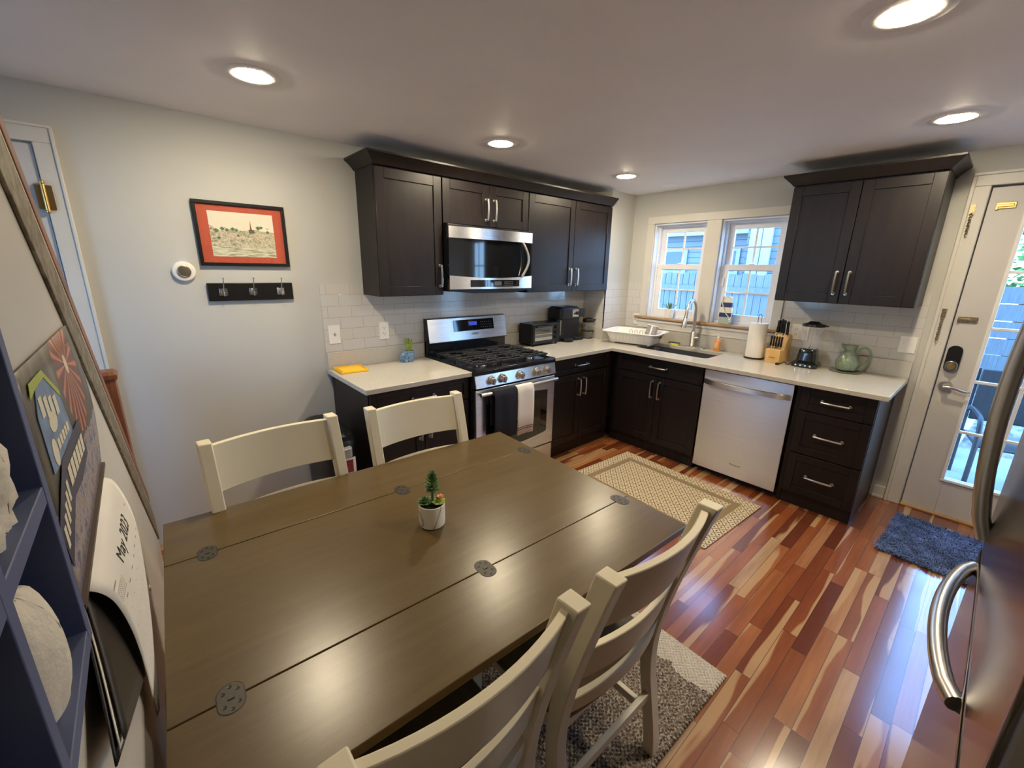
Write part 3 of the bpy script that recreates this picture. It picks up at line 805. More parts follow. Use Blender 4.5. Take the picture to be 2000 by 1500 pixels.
# ------------------------------------------------------------------ dishwasher
t = thing('dishwasher', 'stainless steel dishwasher between the sink base and drawer cabinet', 'dishwasher')
build('body', G(MX).box(-2.045, -1.445, .085, .848, .03, .60), 'black', t, bevel=.002)
g = G(MX); g.box(-2.043, -1.446, .052, .838, .602, .646); f = build('door', g, 'steely', t, bevel=.004)
g = G(MX)
n = 12; pts = []
rs = []
for k in range(n + 1):
    u = -2.032 + .575 * k / n; w = .672 + .036 * math.sin(PI * k / n) ** .7 if 0 < k < n else .664
    rs.append([(u, .731, w - .012), (u, .731, w), (u, .766, w), (u, .766, w - .012)])
g.rings(rs); g.box(-2.030, -2.012, .734, .763, .644, .664); g.box(-1.477, -1.459, .734, .763, .644, .664)
build('handle', g, 'steely', f, bevel=.002)
build('toe_panel', G(MX).box(-2.045, -1.443, 0, .085, .03, .575), 'black', t)
textmesh('brand_mark', 'Whirlpool', .019, 'black', f, lambda x, y, z: (-.6465 - z, -1.762 - x, .152 + y))

# ------------------------------------------------------------------ fridge
MAT['fridge'] = M('dark_stainless_fridge', (.26, .235, .225), .16, 1, var=.05)
t = thing('refrigerator', 'dark reflective stainless refrigerator at the right edge of the photo', 'refrigerator')
fx0, fx1, fy = -3.312, -2.550, 2.906
build('body', G().box(fx0, fx1, -3.60, -2.985, .01, 1.74), 'black', t, bevel=.004)
for nm, za, zb_ in (('upper_door', 1.005, 1.735), ('freezer_drawer', .06, .995)):
    g = G(); g.box(fx0, fx1, -2.98, -fy, za, zb_); dd = build(nm, g, 'fridge', t, bevel=.010, seg=4)
    g = G()
    if nm == 'upper_door':
        n = 14; p = [(-2.615, -fy + .002 + .036 * math.sin(PI * k / n) ** .6, 1.04 + .60 * k / n) for k in range(n + 1)]
        g.tube(p, .0135, 12)
    else:
        n = 14; p = [(-2.60 - .44 * k / n, -fy + .002 + .034 * math.sin(PI * k / n) ** .6, .965) for k in range(n + 1)]
        g.tube(p, .0125, 12)
    build('handle', g, 'nickel', dd)

# ------------------------------------------------------------------ table
TR = -.0385
t = thing('dining_table', 'grey-brown wooden drop-leaf dining table with black inset hinges', 'table', (-3.215, -1.752, 0), TR)
ZT = .7314; th = .024; hx, hy = .677, .5165
f1, f2 = .262, -.280; gp = .0013
for nm, a, b in (('leaf', f1 + gp, hy), ('tabletop', f2 + gp, f1 - gp), ('leaf', -hy, f2 - gp)):
    o = build(nm, G().box(-hx, hx, a, b, ZT - th, ZT), 'table', t, bevel=.002)
build('apron', G().box(-hx + .09, hx - .09, -.235, -.213, ZT - .115, ZT - th).box(-hx + .09, hx - .09, .200, .222, ZT - .115, ZT - th).box(-hx + .09, -hx + .112, -.22, .21, ZT - .115, ZT - th).box(hx - .112, hx - .09, -.22, .21, ZT - .115, ZT - th), 'tabledark' if 'tabledark' in MAT else 'cab', t, bevel=.002)
for sx in (-1, 1):
    for sy in (-1, 1):
        g = G(); cx, cy = sx * (hx - .13), sy * .20 - .005
        g.rings([[(cx + a * r, cy + b * r, z) for a, b in ((-1, -1), (1, -1), (1, 1), (-1, 1))] for r, z in ((.034, ZT - th), (.034, ZT - .13), (.030, .06), (.030, 0))])
        build('leg', g, 'cab', t, bevel=.004)
MAT['hinge'] = M('black_iron_hinge', (.052, .047, .037), .45, .35, var=.15, nscale=80)
for ly in (f1, f2):
    for lx in (-.578, .024, .628):
        g = G(lambda u, v, w, lx=lx, ly=ly: (lx + u, ly + v, w))
        pts = []
        for cyy, a0 in ((.013, 0), (-.013, 180)):
            for k in range(11):
                a = math.radians(a0 + 18 * k); pts.append((.0225 * math.cos(a), cyy + .0225 * math.sin(a)))
        g.prism(pts, ZT - .002, ZT + .0008)
        hg = build('hinge', g, 'hinge', t, bevel=.0004)
        g = G(lambda u, v, w, lx=lx, ly=ly: (lx + u, ly + v, w)); g.prism([(a * 1.075, b * 1.055) for a, b in pts], ZT - .002, ZT + .0003); build('hinge_recess', g, 'black', hg)
        g = G(lambda u, v, w, lx=lx, ly=ly: (lx + u, ly + v, w))
        for sy in (-1, 1):
            for (a, b) in ((-.012, .016), (.012, .016), (0, .027)):
                g.lathe([(.0040, 0), (.0040, .0005), (.0025, .0003)], (a, sy * b, ZT + .0008), 10)
        build('screw', g, 'black', hg)
        g = G(lambda u, v, w, lx=lx, ly=ly: (lx + u, ly + v, w)); g.box(-.006, .006, -.004, .004, ZT + .0006, ZT + .0026); build('knuckle', g, 'hinge', hg, bevel=.0005)

# ------------------------------------------------------------------ chairs (front faces +y in local space, back at -y)
def postpath(sx):
    pts = [(0.0, -.052), (.06, -.047), (.14, -.036), (.22, -.022), (.30, -.008), (.38, .0), (.44, .0), (.50, -.006), (.58, -.018), (.66, -.034), (.74, -.053), (.82, -.073), (.90, -.094), (.958, -.110)]
    return pts
def backy(z):
    P = postpath(1)
    for (za, ya), (zb_, yb) in zip(P, P[1:]):
        if za <= z <= zb_: return ya + (yb - ya) * (z - za) / (zb_ - za)
    return P[-1][1]
def chair():
    t = thing('dining_chair', 'x', 'chair')
    w = .2325
    for s_ in (-1, 1):
        g = G(); rs = []
        for z, y in postpath(1):
            taper = .040 + .006 * (z / .958)
            d_ = .036 + .016 * max(0, (z - .30)) / .66 if z > .3 else .036
            xi, xo = s_ * (w - .040), s_ * w
            rs.append([(xi, y + .001, z), (xo, y + .001, z), (xo, y - d_, z), (xi, y - d_, z)])
        g.rings(rs); build('back_post', g, 'chairw', t, bevel=.004)
    def slat(nm, z0, z1, th_, bow, out=-.012):
        g = G(); n = 14; rs = []
        for k in range(n + 1):
            u = -1 + 2 * k / n; x = u * (w - .030); q = bow * (1 - u * u)
            y0, y1_ = backy(z0), backy(z1)
            rs.append([(x, y0 - q + out, z0), (x, y1_ - q + out, z1), (x, y1_ - q + out - th_, z1), (x, y0 - q + out - th_, z0)])
        g.rings(rs); return build(nm, g, 'chairw', t, bevel=.003)
    slat('top_rail', .785, .945, .020, .036); slat('middle_rail', .600, .712, .018, .034); slat('lower_rail', .478, .530, .020, .030)
    g = G(); n = 10
    pts = [(-.205, -.025)] + [(-.205 + .41 * k / n, -.025 - .022 * math.sin(PI * k / n)) for k in range(1, n)] + [(.205, -.025), (.222, .10), (.225, .36)] + [(.225 - .45 * k / n, .385 + .022 * math.sin(PI * k / n)) for k in range(n + 1)] + [(-.225, .36), (-.222, .10)]
    g.prism(pts, .438, .460); build('seat', g, 'seatw', t, bevel=.006, seg=3)
    g = G(); g.box(-.20, .20, .355, .375, .375, .438); g.box(-.20, -.18, .0, .36, .375, .438); g.box(.18, .20, .0, .36, .375, .438); g.box(-.20, .20, -.012, .006, .375, .438)
    build('seat_apron', g, 'chairw', t, bevel=.002)
    for s_ in (-1, 1):
        g = G(); g.rings([[(s_ * .195 + a * r, .365 + b * r, z) for a, b in ((-1, -1), (1, -1), (1, 1), (-1, 1))] for r, z in ((.0205, .438), (.0205, .33), (.016, 0))]); build('leg', g, 'chairw', t, bevel=.003)
        g = G(); g.box(s_ * .196 - .009, s_ * .196 + .009, -.022, .36, .155, .185); build('stretcher', g, 'chairw', t, bevel=.002)
    build('stretcher', G().box(-.20, .20, .165, .183, .158, .182), 'chairw', t, bevel=.002)
    build('stretcher', G().box(-.20, .20, backy(.23) - .028, backy(.23) - .010, .215, .245), 'chairw', t, bevel=.002)
    return t
MAT['seatw'] = M('brown_seat_wood', (.085, .058, .03), .30, var=.25, nscale=6, stretch=(6, 1, 1))
c1 = chair()
def placec(c, x, y, rz, label):
    c.location = (x, y, 0); c.rotation_euler = (0, 0, rz); tag(c, label, 'chair', 'cream dining chairs around the table')
# back_post outer face sits at local y = -.16; place accordingly
near = [(-2.980, -2.300, -.01, 'cream ladder-back dining chair at near side of table, nearer the floor rug corner'),
        (-3.512, -2.292, .0, 'cream ladder-back dining chair at near side of table, cut by the bottom edge')]
far = [(-3.508, -1.275, PI + .055, 'cream ladder-back dining chair at far side of table beside the trash can'),
       (-2.938, -1.290, PI - .045, 'cream ladder-back dining chair at far side of table in front of the left base cabinet')]
placec(c1, *near[0])
for a in [near[1]] + far: placec(copytree(c1), *a)

# ------------------------------------------------------------------ rugs
t = build('kitchen_rug', G().box(-.375, .375, -.555, .555, .001, .009), 'rug', None, bevel=.002)
t.location = (-1.178, -1.462, 0); t.rotation_euler = (0, 0, -.052); tag(t, 'beige and brown diamond pattern rug on the floor before the sink', 'rug')
g = G()
def knit(i, j):
    x = -.75 + 1.5 * i; y = -.56 + 1.12 * j
    return (x, y, .010 + .004 * math.sin(x * 2 * PI / .019) * math.cos(y * 2 * PI / .017) + .0015 * noise.noise(Vector((x * 50, y * 50, 0))))
g.grid(knit, 330, 250)
t = thing('woven_rug', 'chunky woven grey and brown rug on the floor under the dining table', 'rug', (-3.035, -1.835, 0), -.03)
build('pile', g, 'knit', t)
g = G().box(-.748, .748, -.558, .558, .0005, .008); build('backing', g, 'knit', t)
g = G()
for e in (-1, 1):
    for k in range(94):
        x = -.744 + k * .016
        g.ball((x, e * .560, .008), .0078, 8, (1, 1.1, .8))
build('edge_loops', g, 'knit', t)['kind'] = 'stuff'
# doormat: shaggy tufts
t = thing('doormat', 'shaggy navy blue doormat on the floor before the glass door', 'doormat', (-.515, -2.86, 0), -.05)
build('backing', G().box(-.285, .285, -.205, .205, .001, .008), 'shag', t)
g = G(); rr = random.Random(3)
for k in range(9000):
    x = rr.uniform(-.295, .295); y = rr.uniform(-.215, .215); a = rr.uniform(0, 2 * PI); L = rr.uniform(.012, .026); h = rr.uniform(.010, .022)
    dx, dy = math.cos(a), math.sin(a); wv = .0022
    p0 = (x - dy * wv, y + dx * wv, .006); p1 = (x + dy * wv, y - dx * wv, .006)
    m1 = (x + dx * L * .5 - dy * wv, y + dy * L * .5 + dx * wv, .006 + h); m2 = (x + dx * L * .5 + dy * wv, y + dy * L * .5 - dx * wv, .006 + h)
    e_ = (x + dx * L, y + dy * L, .006 + h * .75)
    A, B, C_, D_, E_ = (g.v(q) for q in (p0, p1, m2, m1, e_)); g.face([A, B, C_, D_]); g.face([D_, C_, E_])
o = build('shag_pile', g, 'shag', t); o['kind'] = 'stuff'

# ------------------------------------------------------------------ stove wall: picture, thermostat, hooks, plates
def paintingm():
    m, nt, b = newmat('village_print')
    tc = nt.nodes.new('ShaderNodeTexCoord'); sx = nt.nodes.new('ShaderNodeSeparateXYZ'); nt.links.new(tc.outputs['Object'], sx.inputs[0])
    co = tc.outputs['Object']; Z = sx.outputs[2]
    fine = noise_(nt, co, 120, 4, .7); med = noise_(nt, objco(nt, (1, 1, 2)), 34, 3)
    sk = math_(nt, 'LESS_THAN', math_(nt, 'ADD', Z, math_(nt, 'MULTIPLY', math_(nt, 'SUBTRACT', med, .5), .09)), 1.722)
    gr = math_(nt, 'GREATER_THAN', Z, 1.632)
    ink = ramp(nt, fine, [(.40, (.16, .13, .09)), (.50, (.52, .46, .33)), (.60, (.72, .66, .50))])
    tone = ramp(nt, med, [(.35, (.16, .24, .12)), (.48, (.50, .48, .34)), (.56, (.60, .42, .30)), (.68, (.42, .44, .42))])
    town = mixc(nt, .5, ink, tone)
    lines = ramp(nt, noise_(nt, objco(nt, (.35, 1, 4)), 60, 3), [(.42, (.30, .28, .18)), (.52, (.62, .60, .44)), (.62, (.60, .66, .55))])
    low = mixc(nt, gr, lines, town)
    c = mixc(nt, sk, (.74, .69, .55), low)
    nt.links.new(c, b.inputs['Base Color']); b.inputs['Roughness'].default_value = .7
    return m
t = thing('framed_picture', 'village print with red mat in a thin black frame on the wall', 'picture')
a0, a1, b0, b1 = -3.540, -3.110, 1.530, 1.857; fw = .017
g = G(MY); g.box(a0, a1, b0, b0 + fw, .001, .022); g.box(a0, a1, b1 - fw, b1, .001, .022); g.box(a0, a0 + fw, b0 + fw, b1 - fw, .001, .022); g.box(a1 - fw, a1, b0 + fw, b1 - fw, .001, .022)
build('frame', g, 'black', t, bevel=.002)
build('mat_board', G(MY).box(a0 + fw, a1 - fw, b0 + fw, b1 - fw, .001, .010), M('red_mat_board', (.46, .075, .035), .6, var=.08, nscale=60), t)
pr = build('print', G(MY).box(-3.477, -3.173, 1.579, 1.808, .010, .0108), paintingm(), t)
g = G(MY)       # church spire and treetops drawn on the sheet
g.prism([(-3.292, 1.722), (-3.289, 1.735), (-3.286, 1.775), (-3.283, 1.735), (-3.280, 1.722)], .0108, .0112); g.box(-3.296, -3.270, 1.705, 1.724, .0108, .0112)
build('spire', g, M('ink_brown', (.13, .09, .06), .7), pr)
g = G(MY)
for x, z, r in ((-3.448, 1.712, .011), (-3.42, 1.722, .010), (-3.40, 1.716, .009), (-3.372, 1.722, .010), (-3.355, 1.717, .008), (-3.25, 1.735, .011), (-3.235, 1.738, .008), (-3.205, 1.715, .009), (-3.44, 1.675, .008), (-3.35, 1.69, .007)):
    pts = [(x + r * (1 + .25 * math.sin(5 * a)) * math.cos(a), z + r * .8 * (1 + .2 * math.cos(4 * a)) * math.sin(a)) for a in [2 * PI * k / 16 for k in range(16)]]
    g.prism(pts, .0108, .0111)
build('painted_trees', g, M('ink_green', (.10, .17, .07), .7, var=.4, nscale=200), pr)
build('glazing', G(MY).box(a0 + fw, a1 - fw, b0 + fw, b1 - fw, .0125, .0135), glassmat('picture_glass', refl=.8), t)

t = thing('thermostat', 'round white and gold thermostat on the wall left of the hook rail', 'thermostat', (-3.616, 0, 1.499))
def RY(prof, seg=32):     # lathe about the y axis, protruding to -y
    g = G(lambda u, v, w: (u, -w, v)); return g.lathe(prof, (0, 0, 0), seg)
build('base_ring', RY([(.050, .001), (.051, .012), (.046, .020), (.030, .024)]), 'white', t)
build('dial', RY([(.030, .0235), (.030, .028), (.027, .0295), (.024, .0285)]), 'brassd', t)
build('dial_face', RY([(.0235, .0285), (.0225, .0305), (.0215, .0306)]), 'nickel', t)

t = thing('hook_rail', 'black wall rack with three square metal hooks below the picture', 'coat rack')
build('board', G(MY).box(-3.530, -3.110, 1.343, 1.439, .001, .019), 'black', t, bevel=.003)
for hx_ in (-3.460, -3.318, -3.177):
    g = G(MY); g.box(hx_ - .019, hx_ + .019, 1.372, 1.410, .019, .024); g.box(hx_ - .012, hx_ + .012, 1.379, 1.403, .024, .028)
    g.tube([(hx_, 1.39, .027), (hx_, 1.402, .045), (hx_, 1.43, .062), (hx_, 1.462, .070)], .0028, 8, sm=4); g.ball((hx_, 1.466, .071), .006, 10)
    g.tube([(hx_, 1.385, .027), (hx_, 1.372, .040), (hx_, 1.372, .055), (hx_, 1.388, .060)], .0028, 8); g.ball((hx_, 1.391, .060), .0045, 8)
    build('hook', g, 'chrome', t, bevel=.001)

def plate(name, label, cat, m, u0, u1, v0, v1, kinds, grp=None, w0=.0085):
    t = thing(name, label, cat, group=grp)
    build('cover_plate', G(m).box(u0, u1, v0, v1, w0, w0 + .005), 'white', t, bevel=.002)
    n = len(kinds); w = (u1 - u0) / n; dk = M('socket_slot', (.05, .045, .04), .6)
    for i, k in enumerate(kinds):
        c = u0 + w * (i + .5); vc = (v0 + v1) / 2
        g = G(m)
        if k == 'o':
            for dv in (-.02, .02):
                g.box(c - .009, c - .006, vc + dv - .002, vc + dv + .007, w0 + .004, w0 + .0055); g.box(c + .006, c + .009, vc + dv - .002, vc + dv + .006, w0 + .004, w0 + .0055); g.box(c - .002, c + .002, vc + dv - .012, vc + dv - .007, w0 + .004, w0 + .0055)
            build('socket', g, dk, t)
        else:
            g.box(c - .005, c + .005, vc - .011, vc + .011, w0 + .004, w0 + .006); g.box(c - .004, c + .004, vc, vc + .008, w0 + .006, w0 + .013)
            build('switch', g, 'nickel' if k == 'd' else 'white', t)
plate('switch_plate', 'white plate with a timer switch at left end of the tile', 'switch', MY, -2.926, -2.852, 1.048, 1.168, 'd')
plate('electrical_outlet', 'white double outlet plate on the tile left of the stove', 'outlet', MY, -2.583, -2.513, 1.048, 1.168, 'o')
plate('electrical_outlet', 'wide white outlet plate on the tile behind the blender', 'outlet', MX, -1.905, -1.790, 1.055, 1.172, 'so')
plate('switch_plate', 'white double switch plate on the tile nearest the glass door', 'switch', MX, -2.512, -2.425, 1.05, 1.160, 'ss')
plate('electrical_outlet', 'small white outlet plate in the tile corner behind the dish rack', 'outlet', MX, -.432, -.368, 1.02, 1.128, 'o')

# ------------------------------------------------------------------ stair wall: calendar and shelf
def calpic():
    m, nt, b = newmat('market_picture')
    tc = nt.nodes.new('ShaderNodeTexCoord'); sx = nt.nodes.new('ShaderNodeSeparateXYZ'); nt.links.new(tc.outputs['Object'], sx.inputs[0])
    Y, Z = sx.outputs[1], sx.outputs[2]
    co = tc.outputs['Object']
    n1 = noise_(nt, objco(nt, (1, 1, .35)), 24, 3); n2 = noise_(nt, co, 60, 4, .7)
    bg = ramp(nt, n1, [(.35, (.035, .03, .024)), (.55, (.10, .085, .06)), (.68, (.22, .20, .17))])
    crowd = ramp(nt, n2, [(.32, (.05, .05, .11)), (.44, (.16, .16, .30)), (.52, (.42, .38, .42)), (.60, (.36, .22, .10)), (.7, (.20, .32, .36))])
    low = math_(nt, 'LESS_THAN', math_(nt, 'ADD', Z, math_(nt, 'MULTIPLY', n1, .06)), 1.275)
    # red radiating burst
    dy = math_(nt, 'SUBTRACT', Y, -1.80); dz = math_(nt, 'SUBTRACT', Z, 1.372)
    ang = math_(nt, 'ARCTAN2', dy, dz); rays = math_(nt, 'SINE', math_(nt, 'MULTIPLY', ang, 19.0))
    rad = math_(nt, 'SQRT', math_(nt, 'ADD', math_(nt, 'MULTIPLY', math_(nt, 'MULTIPLY', dy, dy), .75), math_(nt, 'MULTIPLY', math_(nt, 'MULTIPLY', dz, dz), .55)))
    inb = math_(nt, 'LESS_THAN', rad, .088)
    red = ramp(nt, rays, [(.1, (.14, .03, .018)), (.5, (.42, .085, .045)), (.9, (.58, .20, .08))])
    core = math_(nt, 'LESS_THAN', rad, .012)
    c = mixc(nt, low, bg, crowd); c = mixc(nt, inb, c, red); c = mixc(nt, core, c, (.80, .66, .42))
    nt.links.new(c, b.inputs['Base Color']); b.inputs['Roughness'].default_value = .35
    return m
t = thing('wall_calendar', 'large May 2023 wall calendar with curling pages pinned to the stair wall', 'calendar')
def K(u, v, w): return (XK + w, u, v)      # u along y, v up, w out of the stair wall
g = G(K)
def picf(i, j): return (-2.16 + .515 * i, 1.128 + .294 * j, .004 + .010 * math.sin(PI * j) * i)
g.grid(picf, 12, 8); pic = build('picture_page', g, calpic(), t, solid=.0012)
def PW(y, z): return .004 + .010 * math.sin(PI * (z - 1.128) / .294) * (y + 2.16) / .515
def onpic(y, z, d): return (XK + PW(y, z) + d, y, z)
def picpoly(g, pts, d0, d1):
    A = [g.bm.verts.new(onpic(y, z, d0)) for y, z in pts]; B = [g.bm.verts.new(onpic(y, z, d1)) for y, z in pts]; n = len(pts)
    g.face(A[::-1]); g.face(B)
    for i in range(n): g.face([A[i], A[(i + 1) % n], B[(i + 1) % n], B[i]])
def picbox(g, y0, y1, z0, z1, d0, d1, sh=0): picpoly(g, [(y0, z0), (y1, z0 + sh), (y1, z1 + sh), (y0, z1)], d0, d1)
g = G(); picpoly(g, [(-2.10, 1.285), (-2.10, 1.36), (-2.07, 1.392), (-2.01, 1.394), (-1.94, 1.35), (-1.915, 1.275)], .001, .0018); s1 = build('round_sign', g, M('sign_blue', (.17, .27, .45), .4, var=.3, nscale=30), pic)
g = G(); picpoly(g, [(-2.112, 1.385), (-2.10, 1.402), (-2.01, 1.402), (-1.935, 1.356), (-1.94, 1.348), (-2.01, 1.392), (-2.075, 1.390)], .0018, .0024); build('sign_edge', g, M('sign_lime', (.42, .50, .06), .4), pic)
g = G(); picpoly(g, [(-2.155, 1.235), (-2.05, 1.285), (-1.865, 1.290), (-1.85, 1.225), (-1.95, 1.215), (-2.03, 1.222), (-2.14, 1.175)], .0020, .0027); build('square_sign', g, M('sign_dark', (.045, .045, .10), .4), pic)
MAT['signtext'] = M('sign_letters', (.80, .74, .58), .5)
g = G()
picpoly(g, [(-2.065 + .016 * math.cos(2 * PI * k / 20), 1.303 + .018 * math.sin(2 * PI * k / 20)) for k in range(20)], .0019, .0024)
for k in range(5): picbox(g, -2.042 + k * .020, -2.027 + k * .020, 1.298, 1.312, .0019, .0024)
build('sign_numeral', g, 'signtext', s1); g = G()
for k in range(4): picbox(g, -2.078 + k * .028, -2.058 + k * .028, 1.352 - k * .006, 1.378 - k * .006, .0019, .0024)
build('sign_letters', g, 'signtext', s1); g = G()
for k in range(6): picbox(g, -2.035 + k * .028, -2.013 + k * .028, 1.240, 1.268, .0028, .0032)
build('sign_letters', g, 'signtext', s1); g = G()
for k in range(5): picbox(g, -2.140 + k * .018, -2.128 + k * .018, 1.200 + k * .008, 1.228 + k * .008, .0028, .0032)
build('sign_letters', g, 'signtext', s1); g = G()
picpoly(g, [(-2.03 + .026 * math.cos(2 * PI * k / 14), 1.335 + .013 * math.sin(2 * PI * k / 14)) for k in range(14)], .0019, .0023)
build('painted_figure', g, 'signtext', s1)
# binding, month page curling off the wall, bundle of later pages
build('binding', G(K).box(-2.16, -1.645, 1.124, 1.131, .002, .010), M('binding_dark', (.09, .06, .05), .5), t)
rows = [(-3.931, -2.118, 1.126, -1.722, 1.126), (-3.915, -2.118, 1.112, -1.681, 1.095), (-3.907, -2.089, 1.065, -1.585, .973), (-3.907, -2.019, .955, -1.584, .86), (-3.915, -1.927, .797, -1.659, .709), (-3.923, -1.871, .645, -1.80, .612)]
def page(i, j, d=0.0):
    """point on the month page: i across, j from the binding down; Catmull-Rom through the rows"""
    q = min(max(j, 0), 1) * (len(rows) - 1); k = min(int(q), len(rows) - 2); t_ = q - k
    R4 = [rows[min(max(k + o, 0), len(rows) - 1)] for o in (-1, 0, 1, 2)]
    c = [.5 * (2 * R4[1][n] + (R4[2][n] - R4[0][n]) * t_ + (2 * R4[0][n] - 5 * R4[1][n] + 4 * R4[2][n] - R4[3][n]) * t_ * t_ + (3 * R4[1][n] - R4[0][n] - 3 * R4[2][n] + R4[3][n]) * t_ ** 3) for n in range(5)]
    return (c[0] + .003 * math.sin(PI * i) + d, c[1] + (c[3] - c[1]) * i, c[2] + (c[4] - c[2]) * i)
g = G(); g.grid(lambda i, j: page(i, j), 14, 30)
pg = build('month_page', g, 'paper', t, solid=.0006)
MAT['ink'] = M('printed_ink', (.05, .045, .04), .7)
textmesh('month_title', 'May 2023', .050, 'ink', pg, lambda a, b, c: page(.50 + a * 2.2, .325 - b * 2.6, .0008 + c * .3), .0003)
g = G()
def pq(i, j, wi, wj):
    vs_ = [g.v(page(a, b, .0008)) for a, b in ((i, j), (i + wi, j), (i + wi, j + wj), (i, j + wj))]; g.face(vs_)
for k in range(7): pq(.12 + k * .125, .455, .035, .007)
for r_ in range(5):
    for k in range(10): pq(.06 + k * .014, .36 + r_ * .016, .006, .006)
pq(.05, .31, .07, .010); pq(.85, .30, .03, .008)
for r_ in range(4):
    for k in range(7): pq(.12 + k * .125, .52 + r_ * .09, .010, .006)
build('small_print', g, M('grey_ink', (.36, .33, .29), .8), pg, smooth=False)
def later(i, j, dy=0.0, dx=0.0):
    a = ((-3.931, -2.120, 1.124), (-3.905, -2.290, 1.030)); b = ((-3.930, -1.75, 1.124), (-3.926, -1.850, .740))
    bl = .010 * math.sin(PI * j) * (1 - i)
    pa = [a[0][n] + (a[1][n] - a[0][n]) * j for n in range(3)]; pb = [b[0][n] + (b[1][n] - b[0][n]) * j for n in range(3)]
    return (pa[0] + (pb[0] - pa[0]) * i + dx, pa[1] + (pb[1] - pa[1]) * i + dy * j + bl, pa[2] + (pb[2] - pa[2]) * i)
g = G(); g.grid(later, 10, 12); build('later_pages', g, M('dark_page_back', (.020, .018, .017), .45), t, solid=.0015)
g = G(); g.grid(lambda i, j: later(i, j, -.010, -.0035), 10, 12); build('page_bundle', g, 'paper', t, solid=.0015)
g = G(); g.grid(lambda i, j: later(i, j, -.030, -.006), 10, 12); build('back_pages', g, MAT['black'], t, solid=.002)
g = G(); g.ball((XK + .004, -1.775, 1.397), .003); g.tube([(XK + .003, -1.80, 1.394), (XK + .012, -1.745, 1.401)], .0011, 6); build('nail', g, 'brassd', t)
o = build('wall_plug', G(K).lathe([(.009, 0), (.009, .003), (.006, .004)], (-1.252, .551, 0), 16), 'white'); tag(o, 'small round white plug on the stair wall beside the calendar page', 'plug')

# cubby shelf: square cells, front edges toward the room
t = thing('cubby_shelf', 'navy blue cubby shelf with square cells mounted on the stair wall', 'shelf')
sy1, cell, thk = -2.360, .146, .0145; ncol, z0s = 4, 1.224; rh = .1365; nrow = 3
sy0 = sy1 - ncol * cell - thk; sz1 = z0s + nrow * rh + thk
MAT['navyback'] = M('navy_back_panel', (.030, .042, .10), .55)
build('back_panel', G().box(XK + .0005, XK + .004, sy0, sy1, z0s, sz1), 'navyback', t)
g = G().box(XK + .004, -3.893, sy1 - thk, sy1, z0s, sz1); g.box(XK + .004, -3.893, sy0, sy0 + thk, z0s, sz1); g.box(XK + .004, -3.893, sy0 + thk, sy1 - thk, z0s, z0s + thk); g.box(XK + .004, -3.893, sy0 + thk, sy1 - thk, sz1 - thk, sz1)
build('case', g, 'navy', t, bevel=.0008)
for k in range(1, nrow): build('shelf_board', G().box(XK + .004, -3.8935, sy0 + thk, sy1 - thk, z0s + k * rh, z0s + k * rh + thk), 'navy', t, bevel=.0008)
for k in range(1, ncol): build('divider', G().box(XK + .004, -3.8932, sy1 - k * cell - thk, sy1 - k * cell, z0s + thk, sz1 - thk), 'navy', t, bevel=.0008)
def coral(y, z, ry, rz_, seed, label, frill):
    g = G(); r = random.Random(seed)
    def f(i, j):
        a = 2 * PI * i; b = PI * (j - .5); q = noise.noise(Vector((math.cos(a) * math.cos(b) * frill + seed, math.sin(a) * math.cos(b) * frill, math.sin(b) * frill)))
        k = 1 + .30 * q + (.10 * noise.noise(Vector((a * 9, b * 14, seed))) if frill > 2 else .03 * noise.noise(Vector((a * 4, b * 5, seed))))
        return (XK + .0245 + .0175 * math.cos(b) * math.cos(a) * k, y + ry * math.cos(b) * math.sin(a) * k, z + rz_ * math.sin(b) * k)
    g.grid(f, 36, 22)
    o = build('coral_piece', g, 'coral'); tag(o, label, 'coral', 'white coral pieces in the cubby shelf'); return o
coral(-2.445, z0s + thk + .044, .036, .052, 2, 'smooth white coral lump in the bottom cubby at the shelf end', 1.2)
coral(-2.452, z0s + rh + thk + .042, .040, .052, 5, 'ruffled white coral in the cubby above the smooth coral lump', 4)
coral(-2.600, z0s + thk + .046, .040, .052, 9, 'ruffled white coral in the bottom cubby nearest the camera', 4)

# ------------------------------------------------------------------ trash can
t = thing('trash_can', 'black slim trash can standing beside the left base cabinet', 'trash can', (-3.085, -.33, 0))
def tcr(k, z): 
    p = []
    for i in range(24):
        a = 2 * PI * i / 24; c, s_ = math.cos(a), math.sin(a)
        p.append((.098 * k * math.copysign(abs(c) ** .6, c), .27 * k * math.copysign(abs(s_) ** .75, s_), z))
    return p
g = G(); g.rings([tcr(.86, 0), tcr(.88, .01), tcr(.98, .50), tcr(1.0, .555)]); build('bin', g, 'black', t)
g = G(); g.rings([tcr(1.02, .556), tcr(1.03, .575), tcr(.99, .600), tcr(.86, .618), tcr(.6, .624)]); lid = build('lid', g, 'black', t)
g = G(); g.rings([tcr(.74, .618), tcr(.73, .6265), tcr(.66, .628)]); build('lid_inset', g, 'black', lid)
g = G(); g.rbox(-.045, .03, -.315, -.255, .52, .575, .02); build('latch', g, M('grey_latch', (.30, .29, .27), .4), t, bevel=.004)
g = G(); g.box(-.02, .055, -.2705, -.268, .40, .50); lb_ = build('sticker', g, 'paper', t)
build('sticker_print', G().box(-.012, .040, -.2712, -.2705, .412, .488), M('sticker_red', (.22, .03, .03), .5, var=.6, nscale=60), lb_)
g = G(); g.box(-.02, .012, -.262, -.235, .6285, .632); build('lid_badge', g, 'nickel', lid)

